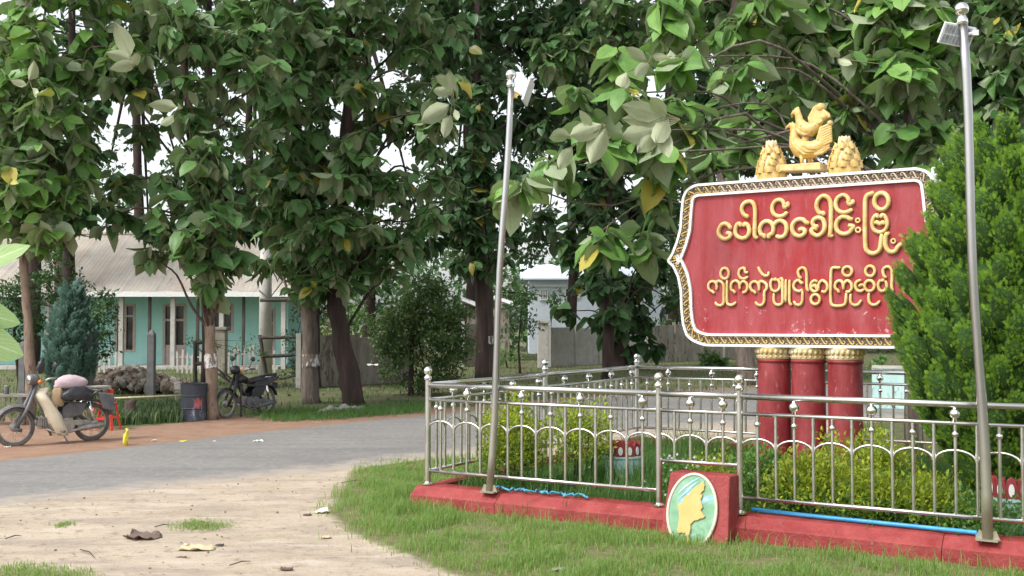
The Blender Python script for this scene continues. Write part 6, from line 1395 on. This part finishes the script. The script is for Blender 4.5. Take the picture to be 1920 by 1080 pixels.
crumple(412, 1025, .035, .02, .02, 'wood_dark', 'small dark scrap at the right end of the straw clump', 'scrap', 'scrap', 2)
crumple(604, 962, .07, .07, .07, 'paper', 'pale crumpled leaf at the edge of the lawn', 'dead leaf', 'dead_leaf', 9)
crumple(576, 968, .045, .03, .03, 'dry_leaf', 'small dark-tipped dead leaf beside the pale crumpled one', 'dead leaf', 'dead_leaf', 12)
crumple(340, 1048, .045, .015, .015, 'dry_leaf', 'thin dark twig-like leaf below the straw clump', 'dead leaf', 'dead_leaf', 15)
crumple(1047, 1072, .055, .04, .05, 'stone_pale', 'grey curled leaf in the lawn at the bottom edge', 'dead leaf', 'dead_leaf', 21)
crumple(537, 1070, .05, .03, .03, 'dry_leaf', 'flat brown leaf at the bottom edge of the sand', 'dead leaf', 'dead_leaf', 33)
crumple(612, 1010, .04, .04, .03, 'straw', 'dry leaf shred on the sand left of the lawn', 'dead leaf', 'dead_leaf', 41)
crumple(484, 829, .085, .07, .05, 'paper', 'white paper scrap on the road edge', 'litter', 'paper_scrap', 3)
crumple(343, 829, .06, .05, .03, 'yellow_bag', 'yellow and white plastic wrapper on the verge', 'litter', 'wrapper', 5)
crumple(289, 827, .04, .04, .03, 'paper', 'small cream paper scrap left of the yellow wrapper', 'litter', 'paper_scrap', 6)
crumple(402, 829, .02, .02, .02, 'paper', 'tiny pale scrap between the yellow wrapper and the white paper', 'litter', 'paper_scrap', 8)
crumple(14, 840, .04, .04, .05, 'paper', 'white crumpled paper under the front wheel of the motorbike', 'litter', 'paper_scrap', 11)
p = G(235, 835); b = MB().tube([p, p + Z3 * .08, p + Vector((.01, 0, .15)), p + Vector((.025, 0, .20)), p + Vector((.03, 0, .245))], [.045, .055, .05, .022, .03], 9, flat=.7); b.v = [tuple(Vector(v) * 1 + Vector((mn.noise(Vector(v) * 20) * .02, 0, mn.noise(Vector(v) * 23) * .015))) for v in b.v]
o = mk('plastic_bag', b, M['yellow_bag'], None, True, base=tuple(p)); tag(o, 'yellow plastic bag standing knotted on the red verge', 'bag')
p = D(699, 684, 29); th = thing('sliver', p, 'tiny white winged sliver in the air before the mossy concrete wall', 'sliver')  # unclear white streak, given made-up wings and a body
for s in (-1, 1): mk('wing', MB().add([p, p + Vector((s * .07, .02, .03)), p + Vector((s * .17, 0, .02)), p + Vector((s * .12, -.03, -.02))], [(0, 1, 2, 3)]), M['petal'], th)
mk('body', MB().tube([p + Vector((0, -.05, 0)), p + Vector((0, .05, 0))], .012, 6), M['petal'], th)
# small dry litter: crumbs, leaf bits and chips, too many to count
q_ = scatter([xy(G(*p)) for p in ((-40, 955), (400, 905), (640, 892), (610, 960), (700, 1030), (880, 1100), (-60, 1100))], 200); q2 = scatter(yard, 2600); q2 = q2[q2[:, 1] < 34]
P_ = np.r_[np.c_[q_, np.full(len(q_), .02)], np.c_[q2, np.full(len(q2), .03)]]; n_ = len(P_)
merge_leaves('leaf_litter', P_, frames(rng.normal(size=(n_, 3)) * [1, 1, .15], rng.normal(size=(n_, 3)) * .35 + [0, 0, 1]), np.r_[rng.uniform(.008, .035, len(q_)), rng.uniform(.05, .16, len(q2))], TEAKL, M['dry_leaf'], None)
# twigs on the sand
for i, (px, py, qx, qy) in enumerate(((150, 1030, 178, 1046), (290, 988, 318, 984), (10, 1010, 40, 1004), (640, 905, 690, 900), (430, 1060, 470, 1052))):
    a, b_ = G(px, py, .018), G(qx, qy, .018); o = mk('twig', MB().tube([a, (a + b_) / 2 + Vector((.01, .01, .012)), b_], [.004, .005, .002], 5), M['bark_mid'], None, True, base=tuple(a))
    tag(o, ['thin dry twig left of the big dead leaf', 'short dry twig behind the big dead leaf', 'dry twig at the left edge of the sand', 'dry stalk at the road edge behind the lawn', 'thin twig at the bottom middle of the sand'][i], 'twig', 'dry twigs on the sand')
# ------------------------------------------------------------ plant close to the camera, left edge
base = Vector((-1.25, 1.75, 0)); fp = thing('leafy_plant', base, 'light green plant close by, three long leaves reaching in from the left edge', 'plant')
FLT = leaf_template(4, 14, wave=.006, fold=.10, curl=.10, seed=3, wide=.20, tip=1.0)
me = leaf_me(FLT, M['front_leaf'], 'blade')
st_ = MB().tube([base, base + Vector((.02, .02, .9)), base + Vector((.06, .0, 1.6)), base + Vector((.10, .02, 2.0))], [.014, .012, .009, .005], 8); mk('stem', st_, M['gold_under'], fp, True)
dF = 1.9
for (ax_, ay, bx_, by, wmul, roll) in ((-150, 560, 48, 443, 1.0, .5), (-150, 560, 45, 601, .75, 1.0), (-150, 600, 52, 660, .92, .9)):
    a, t_ = D(ax_, ay, dF - .02), D(bx_, by, dF + .10); d_ = t_ - a; L = d_.length
    n_ = Vector((0, -math.sin(roll * 1.2), math.cos(roll * 1.2) * 1.0)); y = d_.normalized(); n_ = (n_ - y * n_.dot(y)).normalized(); x = y.cross(n_)
    m4 = Matrix((x, y, n_)).transposed().to_4x4() @ Matrix.Diagonal((L * 1.15 * wmul, L, L, 1)); m4.translation = a - rootof(fp)
    inst('leaf', me, fp, m4)
for k_ in range(5):
    a = 2.0 + k_ * .8; h_ = 1.3 + .15 * k_; q = base + Vector((.05, 0, h_)); y = Vector((math.cos(a + 1.2), math.sin(a + 1.2), .2)).normalized(); n_ = Vector((0, 0, 1)); n_ = (n_ - y * n_.dot(y)).normalized(); x = y.cross(n_)
    if (q + y * .2).x > -1.06: continue
    m4 = Matrix((x, y, n_)).transposed().to_4x4() @ Matrix.Scale(.2, 4); m4.translation = q - rootof(fp); inst('leaf', me, fp, m4)
